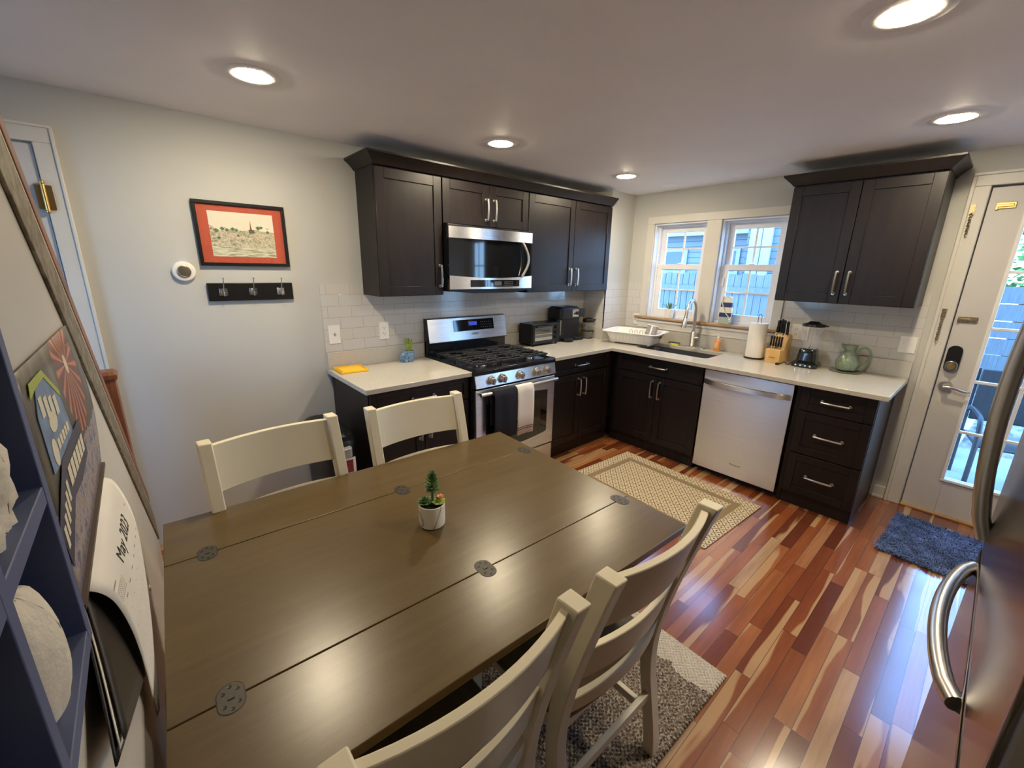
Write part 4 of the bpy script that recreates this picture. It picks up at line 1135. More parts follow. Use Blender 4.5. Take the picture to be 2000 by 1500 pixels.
# ------------------------------------------------------------------ succulent on the table
def rosette(g, c, n, L, w, tilt0, tilt1, rings=3, up=0):
    for r_ in range(rings):
        f = r_ / max(1, rings - 1)
        for k in range(n):
            a = 2 * PI * k / n + r_ * .5 + random.uniform(-.1, .1); tl = tilt0 + (tilt1 - tilt0) * f; l = L * (1 - .35 * f)
            d_ = Vector((math.cos(a) * math.cos(tl), math.sin(a) * math.cos(tl), math.sin(tl)))
            s_ = Vector((-math.sin(a), math.cos(a), 0)); nrm = d_.cross(s_)
            base_ = Vector(c) + Vector((0, 0, up * f)); rs = []
            for q, ww, th_ in ((0, .35, .5), (.35, .9, 1), (.7, 1, .8), (.92, .55, .5), (1, .08, .1)):
                p = base_ + d_ * l * q + Vector((0, 0, 1)) * (l * .25 * q * q)
                rs.append([tuple(p + s_ * w * ww * math.cos(b) + nrm * w * .38 * th_ * math.sin(b)) for b in [2 * PI * i / 6 for i in range(6)]])
            g.rings(rs)
def marble():
    m, nt, b = newmat('marble_glaze')
    co = objco(nt); w = nt.nodes.new('ShaderNodeTexWave'); w.inputs['Scale'].default_value = 6; w.inputs['Distortion'].default_value = 9; w.inputs['Detail'].default_value = 2; w.inputs['Detail Scale'].default_value = 1.2
    nt.links.new(co, w.inputs['Vector'])
    nt.links.new(ramp(nt, w.outputs[1], [(0, (.42, .38, .32)), (.07, (.80, .77, .70)), (1, (.84, .81, .75))]), b.inputs['Base Color']); b.inputs['Roughness'].default_value = .3
    return m
t = thing('potted_succulent', 'small succulent arrangement in a marbled white pot on the dining table', 'potted plant', (-3.205, -1.752, ZT))
g = G(); g.lathe([(.036, .0), (.0405, .004), (.042, .02), (.042, .076), (.040, .078), (.0385, .076), (.038, .06)], (0, 0, 0), 32); build('pot', g, marble(), t)
build('soil', G().lathe([(.038, .060), (.037, .068), (.02, .070)], (0, 0, 0), 20), 'soil', t)
g = G(); 
for lvl in range(6): rosette(g, (.008, .008, .118 + lvl * .0085), 8, .029 - lvl * .0018, .0058, -.15 + lvl * .22, 0, 1)
g.cyl((.008, .008, .066), (.008, .008, .165), .004); build('tall_succulent', g, 'greend', t)
g = G(); rosette(g, (-.020, .010, .078), 7, .026, .0085, .1, 1.1, 3); build('green_rosette', g, 'green', t)
g = G(); rosette(g, (.018, -.014, .078), 7, .024, .0085, .0, 1.0, 2); build('lime_rosette', g, 'lime', t)
g = G(); rosette(g, (.026, -.012, .090), 6, .013, .006, .5, 1.3, 2); build('pink_rosette', g, 'pink', t)

# ------------------------------------------------------------------ left counter items
t = thing('yellow_tray', 'bright yellow shallow tray on the left counter by the wall', 'tray', (-2.845, -.13, ZC), -.05)
g = G(); g.box(-.085, .085, -.085, .085, 0, .006); 
for a in ((-.085, -.080, -.085, .085), (.080, .085, -.085, .085), (-.085, .085, -.085, -.080), (-.085, .085, .080, .085)): g.box(*a, 0, .016)
build('tray', g, 'yellow', t, bevel=.002)
build('notepad', G().box(-.07, .07, -.07, .07, .006, .014), 'yellow', t, bevel=.001)
t = thing('snail_planter', 'blue glazed spiral shell planter with small green plant on left counter', 'planter', (-2.425, -.105, ZC))
bg_ = M('blue_glaze', (.13, .22, .34), .25, var=.6, nscale=70)
g = G(lambda u, v, w: (u, w, v)); n = 34; pth = []; rad = []
for k in range(n):
    a = 3.6 * PI * k / (n - 1); q = .006 + .030 * (k / (n - 1)) ** 1.1
    pth.append((-.014 + q * math.cos(a + 1.2), .036 + q * math.sin(a + 1.2), 0)); rad.append(.007 + .020 * (k / (n - 1)))
g.tube(pth, rad, 14); build('shell', g, bg_, t)
g = G(); g.lathe([(.030, .0), (.036, .012), (.040, .035), (.038, .060), (.034, .078), (.030, .080), (.028, .070)], (.012, 0, 0), 22, sy=.9); build('bowl', g, bg_, t)
g = G(); rr = random.Random(11)
for k in range(30):
    a = rr.uniform(0, 2 * PI); rd = rr.uniform(.004, .034); h = rr.uniform(.115, .165); bx, by = .012 + math.cos(a) * rd * .4, math.sin(a) * rd * .4; tx, ty = .012 + math.cos(a) * rd, math.sin(a) * rd
    g.tube([(bx, by, .07), (tx, ty, h)], .0009, 4)
    for q in range(7):
        f = .35 + .65 * q / 6; g.ball((bx + (tx - bx) * f + rr.uniform(-.006, .006), by + (ty - by) * f + rr.uniform(-.006, .006), .07 + (h - .07) * f), .0048, 5, (1, 1, .7))
build('foliage', g, 'lime', t)

# ------------------------------------------------------------------ toaster oven
t = thing('toaster_oven', 'black toaster oven on the counter right of the stove', 'toaster oven', (-1.115, -.115, ZC), .02)
g = G(); g.box(-.172, .172, -.082, .088, .016, .196); build('body', g, 'black', t, bevel=.010, seg=4)
g = G(); g.box(-.166, .170, -.090, -.082, .020, .192); build('front_frame', g, 'black', t, bevel=.003)
g = G(); g.box(-.150, .075, -.0925, -.090, .046, .168); dr = build('glass_door', g, M('toaster_glass', (.10, .10, .085), .08, coat=.5), t, bevel=.002)
g = G(); g.box(-.146, .071, -.0945, -.0925, .100, .106); g.box(-.146, .071, -.0945, -.0925, .050, .076); build('rack_wires', g, M('dull_steel', (.42, .41, .36), .35, .8), dr)
g = G(); g.tube([(-.135, -.108, .172), (.060, -.108, .172)], .006, 8); g.box(-.135, -.127, -.108, -.09, .167, .177); g.box(.052, .06, -.108, -.09, .167, .177); build('door_handle', g, 'black', dr)
for z in (.158, .112, .066): build('knob', G().cyl((.122, -.090, z), (.122, -.106, z), .014, .012), 'black', t)
for x in (-.15, .15):
    for y in (-.07, .075): build('foot', G().cyl((x, y, 0), (x, y, .018), .010), 'black', t)

# ------------------------------------------------------------------ two-way coffee maker
t = thing('coffee_maker', 'black two-way coffee maker with silver control panel in the counter corner', 'coffee maker', (-.715, -.130, ZC), .0)
g = G(); g.rbox(-.205, .12, -.020, .095, 0, .30, .02); build('tower', g, 'black', t, bevel=.004)
g = G(); g.rbox(-.215, .045, -.080, .100, .215, .318, .035); build('brew_head', g, 'black', t, bevel=.008, seg=3)
g = G(); g.rbox(.020, .150, -.065, .095, .225, .300, .03); build('basket_housing', g, 'black', t, bevel=.006, seg=3)
g = G(); g.rings([[(x, y, z) for x, y in ((-.205, -.070), (.035, -.070), (.035, .09), (-.205, .09))] for z in (.316, .320)]); g.rings([[(x, y, .322 + h) for x, y in ((-.195, -.06), (.025, -.06), (.025, .08), (-.195, .08))] for h in (-.0015, .006)]); build('lid', g, 'black', t, bevel=.003)
g = G(); g.box(-.065, .022, -.0825, -.080, .232, .302); cpn = build('control_panel', g, 'chrome', t, bevel=.002)
g = G(); g.cyl((-.002, -.0825, .268), (-.002, -.093, .268), .018, .016, 20); g.cyl((-.038, -.0825, .262), (-.038, -.088, .262), .008); build('button', g, 'black', cpn)
g = G(); g.lathe([(.060, 0), (.062, .02), (.058, .032)], (-.085, -.045, 0), 24); build('cup_platform', g, 'black', t)
g = G(); g.rbox(.015, .150, -.062, .06, 0, .030, .03); build('warming_plate', g, 'black', t, bevel=.004)
g = G(); g.box(-.165, -.150, -.0215, -.019, .06, .20); build('water_window', g, 'steeld', t)
cx_, cy_ = .118, -.005
g = G(); g.lathe([(.046, .032), (.055, .040), (.058, .08), (.055, .12), (.045, .150), (.040, .160)], (.185, -.02, 0), 26)
car = thing('coffee_carafe', 'glass coffee carafe with black lid and handle beside the coffee maker', 'carafe', (-.470, -.150, ZC))
car.scale = (1.12, 1.12, 1.18)
g = G(); g.lathe([(.044, .004), (.053, .010), (.056, .05), (.054, .10), (.046, .135), (.043, .140)], (0, 0, 0), 26, cap=False); build('glass_body', g, glassmat('carafe_glass', (.88, .82, .70), haze=.10, refl=.9), car)
build('base', G().lathe([(.045, 0), (.046, .010), (.043, .014)], (0, 0, 0), 24), 'black', car)
build('lid', G().lathe([(.048, .138), (.050, .150), (.044, .165), (.02, .172)], (0, 0, 0), 24), 'black', car)
g = G(); g.tube([(.042, -.012, .150), (.075, -.02, .152), (.090, -.025, .135), (.090, -.025, .065), (.078, -.02, .045), (.052, -.012, .048)], .0085, 10, flat=.7, sm=5); build('handle', g, 'black', car)
g = G(); g.lathe([(.0565, .062), (.0575, .062), (.0575, .070), (.0565, .070)], (0, 0, 0), 26); build('band', g, 'black', car)

# ------------------------------------------------------------------ dish rack
t = thing('dish_rack', 'white plastic dish rack with slotted sides beside the sink', 'dish rack', (-.325, -.605, ZC), .205)
def dr_ring(kx, ky, z, r=.04):
    p = []
    for cx, cy, a0 in ((kx - r, ky - r, 0), (-kx + r, ky - r, 90), (-kx + r, -ky + r, 180), (kx - r, -ky + r, 270)):
        for k in range(5):
            a = math.radians(a0 + 22.5 * k); p.append((cx + r * math.cos(a), cy + r * math.sin(a), z))
    return p
# mat under it
WP = MAT['white']
g = G(); g.rings([dr_ring(.128, .200, .012), dr_ring(.130, .202, .016), dr_ring(.165, .240, .112), dr_ring(.186, .262, .118), dr_ring(.190, .266, .112), dr_ring(.184, .262, .106), dr_ring(.160, .236, .100), dr_ring(.126, .198, .020)], cap=False)
build('basket', g, 'white', t)
build('basket_floor', G().box(-.125, .125, -.195, .195, .012, .018), 'white', t)
g = G()
for s_ in (-1,):
    for k in range(9):
        y = -.15 + k * .0335; g.prism([(y, .030), (y + .016, .030), (y + .018, .088), (y - .002, .088)], -.146, -.1455, 'u') if False else None
for k in range(9):
    y = -.15 + k * .0335
    def q(z): return -(.130 + .035 * (z - .016) / .096) - .0008
    vs_ = [g.v((q(z), yy, z)) for yy, z in ((y, .034), (y + .018, .034), (y + .018, .086), (y, .086))]; g.face(vs_)
o = build('slots', g, M('rack_slot_shadow', (.70, .68, .65), .6), t, smooth=False, solid=.0012)
g = G()
for y in (-.12, -.07, -.02, .03):
    g.tube([(.0, y, .018), (.0, y, .115), (.01, y + .015, .124), (.01, y + .03, .115), (.01, y + .03, .018)], .0035, 8)
build('plate_pegs', g, M('peg_grey', (.45, .43, .38), .5), t)
for sx in (-1, 1):
    for sy in (-1, 1): build('foot', G().cyl((sx * .10, sy * .17, 0), (sx * .10, sy * .17, .014), .014), 'white', t)
g = G(); 
vs_ = [g.v((xx, -.2385 - .0012 + (z - .09) * -.3, z)) for xx, z in ((-.01, .066), (.055, .066), (.055, .082), (-.01, .082))]; g.face(vs_)
build('label_plate', g, 'black', t, solid=.002)
t = thing('utensil_holder', 'tilted grey and white utensil caddy standing in the dish rack', 'utensil holder', (-.245, -.700, ZC + .020), .2)
t.rotation_euler = (.15, .22, .2)
g = G(); g.box(-.030, .030, -.045, .045, 0, .150); build('caddy', g, M('caddy_grey', (.30, .28, .26), .35, .4), t, bevel=.003)
g = G(); g.box(-.031, -.027, -.012, .004, .0, .152); g.box(-.031, .031, -.047, .047, .147, .155); build('rim', g, 'white', t, bevel=.002)

# ------------------------------------------------------------------ sponge, faucet, soap
t = thing('sponge', 'yellow sponge with dark green scouring side behind the sink', 'sponge', (-.098, -.885, ZC), .0)
build('foam', G().box(-.022, .022, -.048, .048, 0, .017), M('sponge_yellow', (.75, .62, .10), .9, bmp=.8, bscale=300), t, bevel=.003)
build('scourer', G().box(-.022, .022, -.048, .048, .017, .024), M('scourer_green', (.03, .07, .035), .95, bmp=.8, bscale=400), t, bevel=.002)
t = thing('faucet', 'brushed nickel pull-down gooseneck faucet behind the sink', 'faucet', (-.082, -1.045, ZC))
g = G(); g.rbox(-.026, .026, -.125, .125, 0, .006, .024); build('deck_plate', g, 'nickel', t, bevel=.002)
g = G(); g.lathe([(.026, .006), (.026, .014), (.0235, .018), (.0235, .130), (.018, .140)], (0, 0, 0), 24); build('body', g, 'nickel', t)
g = G(); p = [(0, 0, .13), (0, 0, .24), (0, 0, .325)] + [(-.082 + .082 * math.cos(a), 0, .325 + .092 * math.sin(a)) for a in [PI * k / 12 for k in range(1, 12)]] + [(-.166, 0, .315), (-.178, 0, .27)]
g.tube(p, .0135, 14); build('neck', g, 'nickel', t)
g = G(); g.tube([(-.177, 0, .275), (-.182, 0, .255), (-.188, 0, .225), (-.194, 0, .190)], [.0145, .0185, .0225, .0235], 16); build('spray_head', g, 'nickel', t)
g = G(); g.tube([(-.1755, 0, .279), (-.1765, 0, .2735)], .0150, 14); build('collar', g, 'black', t)
g = G(); g.cyl((0, -.02, .085), (0, -.060, .088), .013, .012); g.tube([(0, -.056, .088), (-.006, -.066, .110), (-.014, -.070, .165)], [.010, .007, .0055], 10); build('lever', g, 'nickel', t)
t = thing('soap_bottle', 'orange liquid soap bottle with clear pump behind the sink', 'soap bottle', (-.095, -1.275, ZC))
g = G(); g.lathe([(.020, 0), (.028, .006), (.029, .05), (.026, .088), (.016, .104), (.010, .110)], (0, 0, 0), 20, sx=.75); build('bottle', g, M('orange_soap', (.72, .30, .09), .25, coat=.3), t)
g = G(); g.lathe([(.012, .110), (.012, .124), (.005, .126), (.005, .145)], (0, 0, 0), 14); g.tube([(0, 0, .145), (-.012, .012, .147), (-.022, .020, .142)], .004, 8); build('pump', g, 'white', t)
build('label', G().box(-.0226, -.0206, -.014, .014, .03, .075), M('soap_label', (.80, .50, .28), .5), t)

# ------------------------------------------------------------------ sill items
t = thing('potted_plant', 'small spiky green plant in a white pot on the left window sill', 'potted plant', (.020, -.735, 1.1115))
g = G(); g.lathe([(.034, 0), (.038, .004), (.043, .088), (.040, .090), (.037, .080)], (0, 0, 0), 22); build('pot', g, 'white', t)
build('soil', G().lathe([(.038, .072), (.036, .078)], (0, 0, 0), 16), 'soil', t)
g = G(); rosette(g, (0, 0, .080), 8, .088, .0052, .50, 1.25, 2); build('leaves', g, 'green', t)
t = thing('buoy_ornament', 'white and navy striped wooden buoy with rope on the right window sill', 'ornament', (.018, -1.265, 1.1115), .05)
def pris(g, z0, z1, k0, k1):
    pts = ((-1, -1), (1, -1), (1, 1), (-1, 1)); g.rings([[(a * .030 * k, b * .048 * k, z) for a, b in pts] for z, k in ((z0, k0), (z1, k1))])
for z0_, z1_, c, k0, k1 in ((0, .062, 'bz', 1.0, 1.0), (.062, .098, 'bn', 1.0, .99), (.098, .146, 'bw', .99, .95), (.146, .184, 'bn', .95, .90), (.184, .236, 'bw', .90, .62)):
    MAT.setdefault('bz', M('sea_green_paint', (.42, .50, .44), .6)); MAT.setdefault('bn', M('buoy_navy', (.02, .035, .14), .5)); MAT.setdefault('bw', M('buoy_white', (.80, .77, .70), .6))
    g = G(); pris(g, z0_, z1_, k0, k1); build('band', g, c, t, bevel=.003)
g = G(); g.tube([(-.020, .028, .238), (-.034, .036, .21), (-.036, .022, .16), (-.034, -.005, .10), (-.034, -.035, .065), (-.033, -.046, .045)], .0042, 8, sm=4); g.tube([(-.02, .0, .238), (-.010, -.04, .215), (-.012, -.056, .15), (-.02, -.054, .08), (-.033, -.046, .045)], .0038, 8, sm=4); g.ball((-.034, -.046, .042), .010, 8); g.ball((-.034, -.052, .026), .008, 8); build('rope', g, 'coral', t)
o = build('window_sensor', G().box(.052, .064, -1.19, -1.165, 1.425, 1.50), 'white', None, bevel=.003); tag(o, 'small white alarm sensor on the right window frame', 'sensor')

# ------------------------------------------------------------------ right counter items
t = thing('paper_towel_roll', 'white paper towel roll on a black wire stand', 'paper towels', (-.150, -1.598, ZC))
build('base', G().lathe([(.072, 0), (.072, .008), (.066, .010)], (0, 0, 0), 28), 'black', t)
g = G(); g.lathe([(.064, .012), (.065, .014), (.065, .278), (.063, .280), (.018, .280), (.018, .27)], (0, 0, 0), 36); build('roll', g, MAT['paper'], t)
g = G(); g.tube([(.0, -.012, .27), (0, -.012, .335), (0, -.006, .348), (0, .006, .348), (0, .012, .335), (0, .012, .27)], .0022, 8); build('wire_loop', g, 'black', t)
t = thing('knife_block', 'light wooden knife block beside the paper towel roll', 'knife block', (-.165, -1.765, ZC), -.10)
g = G(lambda u, v, w: (u, w, v)); g.prism([(-.075, 0), (.085, 0), (.085, .205), (.030, .222), (-.030, .105), (-.085, .105)], -.052, .052); kb = build('block', g, 'blockw', t, bevel=.003)
g = G(); g.box(-.0875, -.0855, -.02, .02, .045, .054); build('burnt_mark', g, 'redwood', kb) if False else None
g = G()
for k in range(4): g.box(-.0862, -.0840, -.022 + k * .011, -.014 + k * .011, .040, .046)
build('burnt_mark', g, M('burnt_print', (.25, .12, .04), .7), kb)
g = G()
for k in range(5): g.box(-.012 + k * 0, .0, -.046 + k * .020, -.042 + k * .020, 0, .01) if False else None
def knife(yo, hx_, hz, L, thick, tilt, label):
    k = thing('knife', label, 'knife', (-.165, -1.765, ZC), -.10, 'knives in the knife block')
    d_ = Vector((-math.sin(tilt), 0, math.cos(tilt))); p0 = Vector((hx_, yo, hz))
    g = G(); g.tube([tuple(p0 - d_ * .03), tuple(p0 + d_ * .012)], thick * .7, 8); build('bolster', g, 'chrome', k)
    g = G(); g.tube([tuple(p0 + d_ * .010), tuple(p0 + d_ * (L * .3)), tuple(p0 + d_ * (L * .6)), tuple(p0 + d_ * L * .9), tuple(p0 + d_ * L)], [thick, thick * 1.15, thick * .95, thick * 1.15, thick * .7], 10); build('grip', g, 'black', k)
    return k
ti = .35
knife(-.036, .018, .205, .110, .0095, .12, 'large black-handled knife at left of the upper knife slots')
knife(-.006, .026, .212, .108, .0095, .05, 'large black-handled knife in the middle upper knife slot')
knife(.014, .030, .214, .112, .0100, .0, 'tallest black-handled knife standing next to the shears')
knife(.036, .026, .212, .104, .0110, -.04, 'black-handled kitchen shears at right of the upper knife slots')
for k_, nm in enumerate(('leftmost', 'second from left', 'middle', 'fourth from left', 'rightmost')):
    knife(-.036 + .018 * k_, -.052, .115, .088, .0068, .0, '%s black steak knife in the lower row of the knife block' % nm)
# blender
t = thing('blender', 'black countertop blender with clear ribbed jar', 'blender', (-.165, -1.965, ZC))
def sqr(r, z, rr_=.4):
    return [(r * math.copysign(abs(math.cos(a)) ** rr_, math.cos(a)), r * math.copysign(abs(math.sin(a)) ** rr_, math.sin(a)), z) for a in [2 * PI * k / 28 for k in range(28)]]
g = G(); g.rings([sqr(.080, 0), sqr(.084, .010), sqr(.082, .030), sqr(.062, .050), sqr(.058, .090), sqr(.054, .125), sqr(.048, .138)]); build('motor_base', g, M('blender_black', (.008, .009, .010), .15, coat=.5), t)
g = G()
for k in range(4): g.cyl((-.0835, -.045 + k * .03, .018), (-.086, -.045 + k * .03, .018), .006)
build('buttons', g, 'nickel', t)
g = G(); g.lathe([(.040, .138), (.044, .150), (.056, .20), (.066, .290), (.067, .300)], (0, 0, 0), 28, cap=False); jar = build('jar', g, glassmat('jar_glass', (.98, .98, .98), haze=.13, refl=.9), t)
g = G()
for k in range(14):
    a = 2 * PI * k / 14; g.tube([(.0565 * math.cos(a), .0565 * math.sin(a), .20), (.0662 * math.cos(a), .0662 * math.sin(a), .29)], .0016, 5)
build('jar_ribs', g, glassmat('rib_glass', (.98, .98, .98), haze=.35, refl=1.2), jar)
g = G(); g.lathe([(.070, .296), (.074, .302), (.071, .312), (.045, .318), (.030, .330), (.028, .332)], (0, 0, 0), 28); g.box(-.012, .012, -.088, -.066, .300, .308); build('lid', g, 'black', t)
g = G(); g.tube([(-.020, 0, .152), (-.008, 0, .146), (.008, 0, .146), (.020, 0, .156)], .003, 6); g.cyl((0, 0, .138), (0, 0, .150), .008); build('blades', g, 'chrome', t)
g = G(); g.tube([(-.02, .075, .012), (-.045, .088, .018), (-.07, .10, .006), (-.060, .125, .020), (-.085, .135, .012), (-.105, .150, .006)], .0035, 8, sm=4); g.box(-.125, -.100, .145, .165, .0, .014); build('power_cord', g, 'black', t)
# pitcher
pg_ = M('green_stoneware', (.17, .225, .155), .22, var=.30, nscale=26, coat=.4)
t = thing('ceramic_pitcher', 'green glazed ceramic pitcher with loop handle at the counter end', 'pitcher', (-.125, -2.195, ZC + .006))
g = G(); g.lathe([(.040, 0), (.058, .012), (.068, .045), (.066, .075), (.052, .105), (.038, .125), (.034, .145), (.040, .172), (.046, .182), (.043, .182), (.034, .160), (.032, .14)], (0, 0, 0), 32); pb = build('body', g, pg_, t)
g = G(); g.tube([(0, -.040, .150), (.0, -.075, .172), (.0, -.105, .160), (.0, -.115, .120), (.0, -.100, .070), (0, -.075, .030), (0, -.055, .018)], [.009, .008, .0078, .0075, .0072, .007, .008], 10, sm=5); build('handle', g, pg_, t)
g = G(); g.tube([(0, .030, .165), (-.0, .044, .176), (-.0, .052, .186)], [.016, .012, .006], 10); build('spout', g, pg_, t)
t = thing('trivet', 'thin dark glass dish under the green pitcher', 'trivet', (-.125, -2.195, ZC))
build('dish', G().lathe([(.085, 0), (.094, .005), (.092, .006), (.05, .0058)], (0, 0, 0), 32), M('smoky_dish', (.12, .12, .09), .15), t)

# ------------------------------------------------------------------ outside
MAT['siding'] = None
def sidingm(nm, col, pitch):
    m, nt, b = newmat(nm)
    tc = nt.nodes.new('ShaderNodeTexCoord'); sx = nt.nodes.new('ShaderNodeSeparateXYZ'); nt.links.new(tc.outputs['Object'], sx.inputs[0])
    f = math_(nt, 'FRACT', math_(nt, 'DIVIDE', sx.outputs[2], pitch))
    ed = math_(nt, 'LESS_THAN', f, .10)
    nt.links.new(mixc(nt, ed, col, tuple(c * .35 for c in col)), b.inputs['Base Color']); bump(nt, b, f, .8, .02); b.inputs['Roughness'].default_value = .6
    return m
MAT['siding'] = sidingm('pale_siding', (.27, .31, .33), .12); MAT['sidingb'] = sidingm('grey_siding', (.16, .19, .21), .115)
MAT['fence'] = M('weathered_fence', (.17, .185, .19), .8, var=.2, nscale=6, stretch=(1, 12, .5))
MAT['ext_white'] = M('exterior_white_trim', (.42, .46, .47), .6)
MAT['roof'] = M('roof_shingle', (.20, .22, .24), .85, var=.3, nscale=30)
MAT['concrete'] = M('patio_concrete', (.26, .27, .265), .85, var=.12, nscale=5)
MAT['dirt'] = M('bare_soil', (.17, .15, .125), .95, var=.4, nscale=14, bmp=1, bscale=40)
MAT['winext'] = M('dark_house_window', (.10, .13, .15), .1)
o = build('garden_ground', G().box(.13, 16, -9, 10, -.40, -.30).box(-14, -5.12, -9, 10, -.40, -.30), 'dirt'); o['kind'] = 'structure'
o = build('patio_slab', G().box(.13, 2.35, -4.8, -2.2, -.30, -.16), 'concrete'); o['kind'] = 'structure'
t = thing('neighbour_house', 'pale sided house with white-framed windows seen through the left window', 'house', (6.0, 4.2, -.3))
build('wall', G().box(0, .3, -3.6, 5, 0, 2.75), 'siding', t)
g = G(lambda a, b, c: (a, c, b)); g.prism([(-.35, 2.70), (-.35, 2.80), (2.6, 4.2), (2.6, 4.1)], -3.9, 5.2); build('roof', g, 'roof', t)
build('eaves', G().box(-.40, -.30, -3.9, 5.2, 2.62, 2.80), 'ext_white', t)
for y0, y1 in ((-3.05, -2.50), (-1.88, -1.45), (1.2, 2.2)):
    g = G().box(-.04, 0, y0 - .09, y1 + .09, 1.80, 2.38); w = build('window', g, 'ext_white', t); build('pane', G().box(-.05, -.04, y0, y1, 1.88, 2.30), 'winext', w)
t = thing('garden_shed', 'tall grey sided building with white corner boards seen through the right window', 'building', (4.0, -.55, -.3))
build('wall', G().box(0, 2.5, -.75, .75, 0, 4.3), 'sidingb', t)
build('corner_board', G().box(-.03, .10, .52, .70, 0, 4.3), 'ext_white', t); build('corner_board', G().box(-.05, .10, .36, .50, 0, 4.3), 'ext_white', t)
build('fascia', G().box(-.05, .02, -.8, .8, 4.2, 4.4), 'ext_white', t)
def fence(name, label, x, y0, y1, z0, z1, horiz):
    t = thing(name, label, 'fence', (x, (y0 + y1) / 2, z0)); h = z1 - z0; L = (y1 - y0) / 2; g = G(); k = 0
    if not horiz:
        y = -L
        while y < L - .01:
            g.box(0, .02, y, min(L, y + .088), 0, h + .01 * (k % 3)); y += .096; k += 1
        build('planks', g, 'fence', t); build('rail', G().box(-.03, 0, -L, L, h - .25, h - .17).box(-.03, 0, -L, L, .3, .38), 'fence', t)
    else:
        z = 0
        while z < h - .05: g.box(0, .03, -L, L, z, z + .28); z += .295
        build('planks', g, 'fence', t)
        for y in (-L + .3, 0, L - .3): build('post', G().box(-.05, 0, y - .05, y + .05, 0, h + .05), 'fence', t)
fence('wooden_fence', 'weathered vertical plank fence outside behind the two windows', 2.6, -1.5, 4.2, -.3, 1.52, False)
fence('wooden_fence', 'weathered fence of wide horizontal boards seen through the glass door', 7.4, -6.5, -1.2, -.35, 1.36, True)
# rubble mound
g = G()
def mound(i, j):
    x = 2.6 + 2.9 * i; y = -4.6 + 3.2 * j; e = math.sin(PI * i) ** .5 * math.sin(PI * j) ** .4
    return (x, y, -.31 + e * (.30 + .16 * noise.noise(Vector((x * 2.5, y * 2.5, 1))) + .07 * noise.noise(Vector((x * 9, y * 9, 3)))))
g.grid(mound, 70, 60); o = build('soil_mound', g, M('rubble', (.25, .23, .21), .95, var=.6, nscale=9, bmp=1, bscale=30), None, smooth=False); tag(o, 'mound of rough soil and broken stone outside the glass door', 'soil', kind='stuff')
o = build('plastic_pipe', G().tube([(1.9, -2.78, -.10), (3.3, -2.93, .26)], .035, 12), 'ext_white'); tag(o, 'white plastic pipe lying outside on the patio edge', 'pipe')
# patio chair
t = thing('patio_chair', 'black metal patio chair outside behind the glass door', 'patio chair', (1.35, -3.12, -.16), .2)
for s_ in (-1, 1):
    g = G(); g.tube([(-.28, s_ * .26, 0), (-.27, s_ * .26, .40), (-.22, s_ * .26, .58), (-.12, s_ * .26, .63), (.14, s_ * .26, .63), (.26, s_ * .26, .58)], .017, 10, sm=4); g.tube([(.24, s_ * .26, 0), (.30, s_ * .25, .95)], .015, 10); build('side_frame', g, 'blackm', t)
build('seat', G().box(-.22, .26, -.25, .25, .38, .40), 'blackm', t, bevel=.01); 
g = G(); g.box(.25, .27, -.24, .24, .50, .95); build('backrest', g, 'blackm', t, bevel=.01)
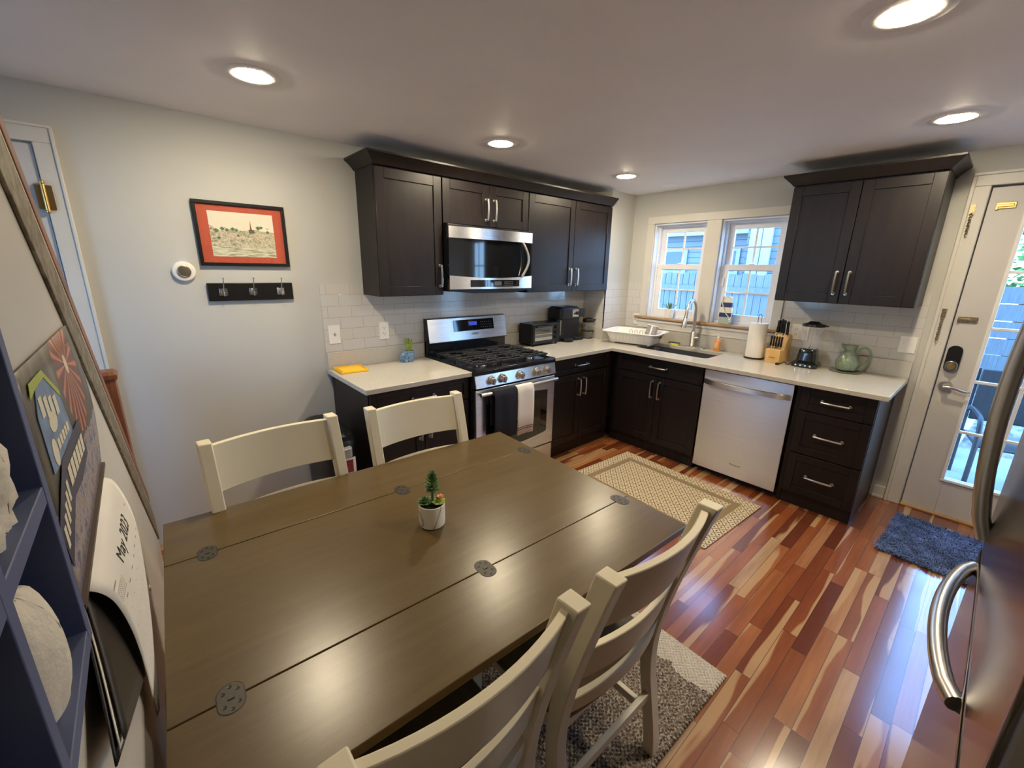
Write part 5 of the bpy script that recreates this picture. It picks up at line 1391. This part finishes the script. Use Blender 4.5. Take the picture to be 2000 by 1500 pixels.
# greenery beyond
def bush(label, x, y, z, r, seed):
    g = G(); q = random.Random(seed)
    for k in range(900):
        a = q.uniform(0, 2 * PI); b = math.asin(q.uniform(-1, 1)); rr_ = r * q.uniform(.55, 1.0)
        c = (math.cos(a) * math.cos(b) * rr_, math.sin(a) * math.cos(b) * rr_, math.sin(b) * rr_ * .9 + r); s_ = q.uniform(.05, .11); th_ = q.uniform(0, PI); u = Vector((math.cos(th_), math.sin(th_), q.uniform(-.6, .6))).normalized(); w = u.cross(Vector((q.uniform(-1, 1), q.uniform(-1, 1), 1))).normalized()
        C_ = Vector(c); vs_ = [g.v(tuple(C_ + u * s_ * ca + w * s_ * .6 * sa)) for ca, sa in ((1, 0), (0, 1), (-1, 0), (0, -1))]; g.face(vs_)
    t = thing('leafy_tree', label, 'tree', (x, y, z)); build('foliage', g, M('tree_leaves_%d' % seed, (.16, .34, .06), .6, var=.4, nscale=3), t, smooth=False)
    build('trunk', G().cyl((0, 0, -1.4), (0, 0, r), .10, .07), 'redwood', t)
bush('bright green tree rising behind the horizontal board fence', 9.2, -3.1, .9, 1.1, 4)
bush('green tree standing beyond the pale neighbouring house', 10.5, 1.0, 1.6, 1.7, 8)

# ------------------------------------------------------------------ world and camera
w = bpy.data.worlds.new('World'); S.world = w; w.use_nodes = True; nt = w.node_tree
bg = nt.nodes['Background']; tc = nt.nodes.new('ShaderNodeTexCoord'); sx = nt.nodes.new('ShaderNodeSeparateXYZ'); nt.links.new(tc.outputs['Generated'], sx.inputs[0])
cr = nt.nodes.new('ShaderNodeValToRGB'); nt.links.new(sx.outputs[2], cr.inputs[0])
cr.color_ramp.elements[0].position = 0; cr.color_ramp.elements[0].color = (.36, .64, 1, 1)
cr.color_ramp.elements[1].position = .6; cr.color_ramp.elements[1].color = (.20, .46, 1, 1)
nt.links.new(cr.outputs[0], bg.inputs[0]); bg.inputs[1].default_value = 6.0

cam = bpy.data.cameras.new('camera'); co = bpy.data.objects.new('camera', cam); COL.objects.link(co); S.camera = co
cam.sensor_width = 36; cam.sensor_fit = 'HORIZONTAL'; cam.lens = 822.6934 * 36 / 2000; cam.clip_start = .01; cam.clip_end = 100
R_ = ((.75488106, -.6556063, .0183022), (.1596832, .2107858, .96440169), (.63612566, .72508602, -.26380752))
mw_ = Matrix(((R_[0][0], R_[1][0], -R_[2][0], -3.81438558), (R_[0][1], R_[1][1], -R_[2][1], -2.82934122), (R_[0][2], R_[1][2], -R_[2][2], 1.54294646), (0, 0, 0, 1)))
co.matrix_world = mw_
S.view_settings.view_transform = 'Standard'; S.view_settings.look = 'None'; S.view_settings.exposure = .93; S.view_settings.gamma = 1
S.view_settings.use_curve_mapping = False
S.cycles.max_bounces = 8; S.cycles.diffuse_bounces = 6; S.cycles.glossy_bounces = 4; S.cycles.transparent_max_bounces = 12
S.cycles.sample_clamp_indirect = 6; S.cycles.caustics_reflective = False; S.cycles.caustics_refractive = False
S.cycles.use_denoising = True
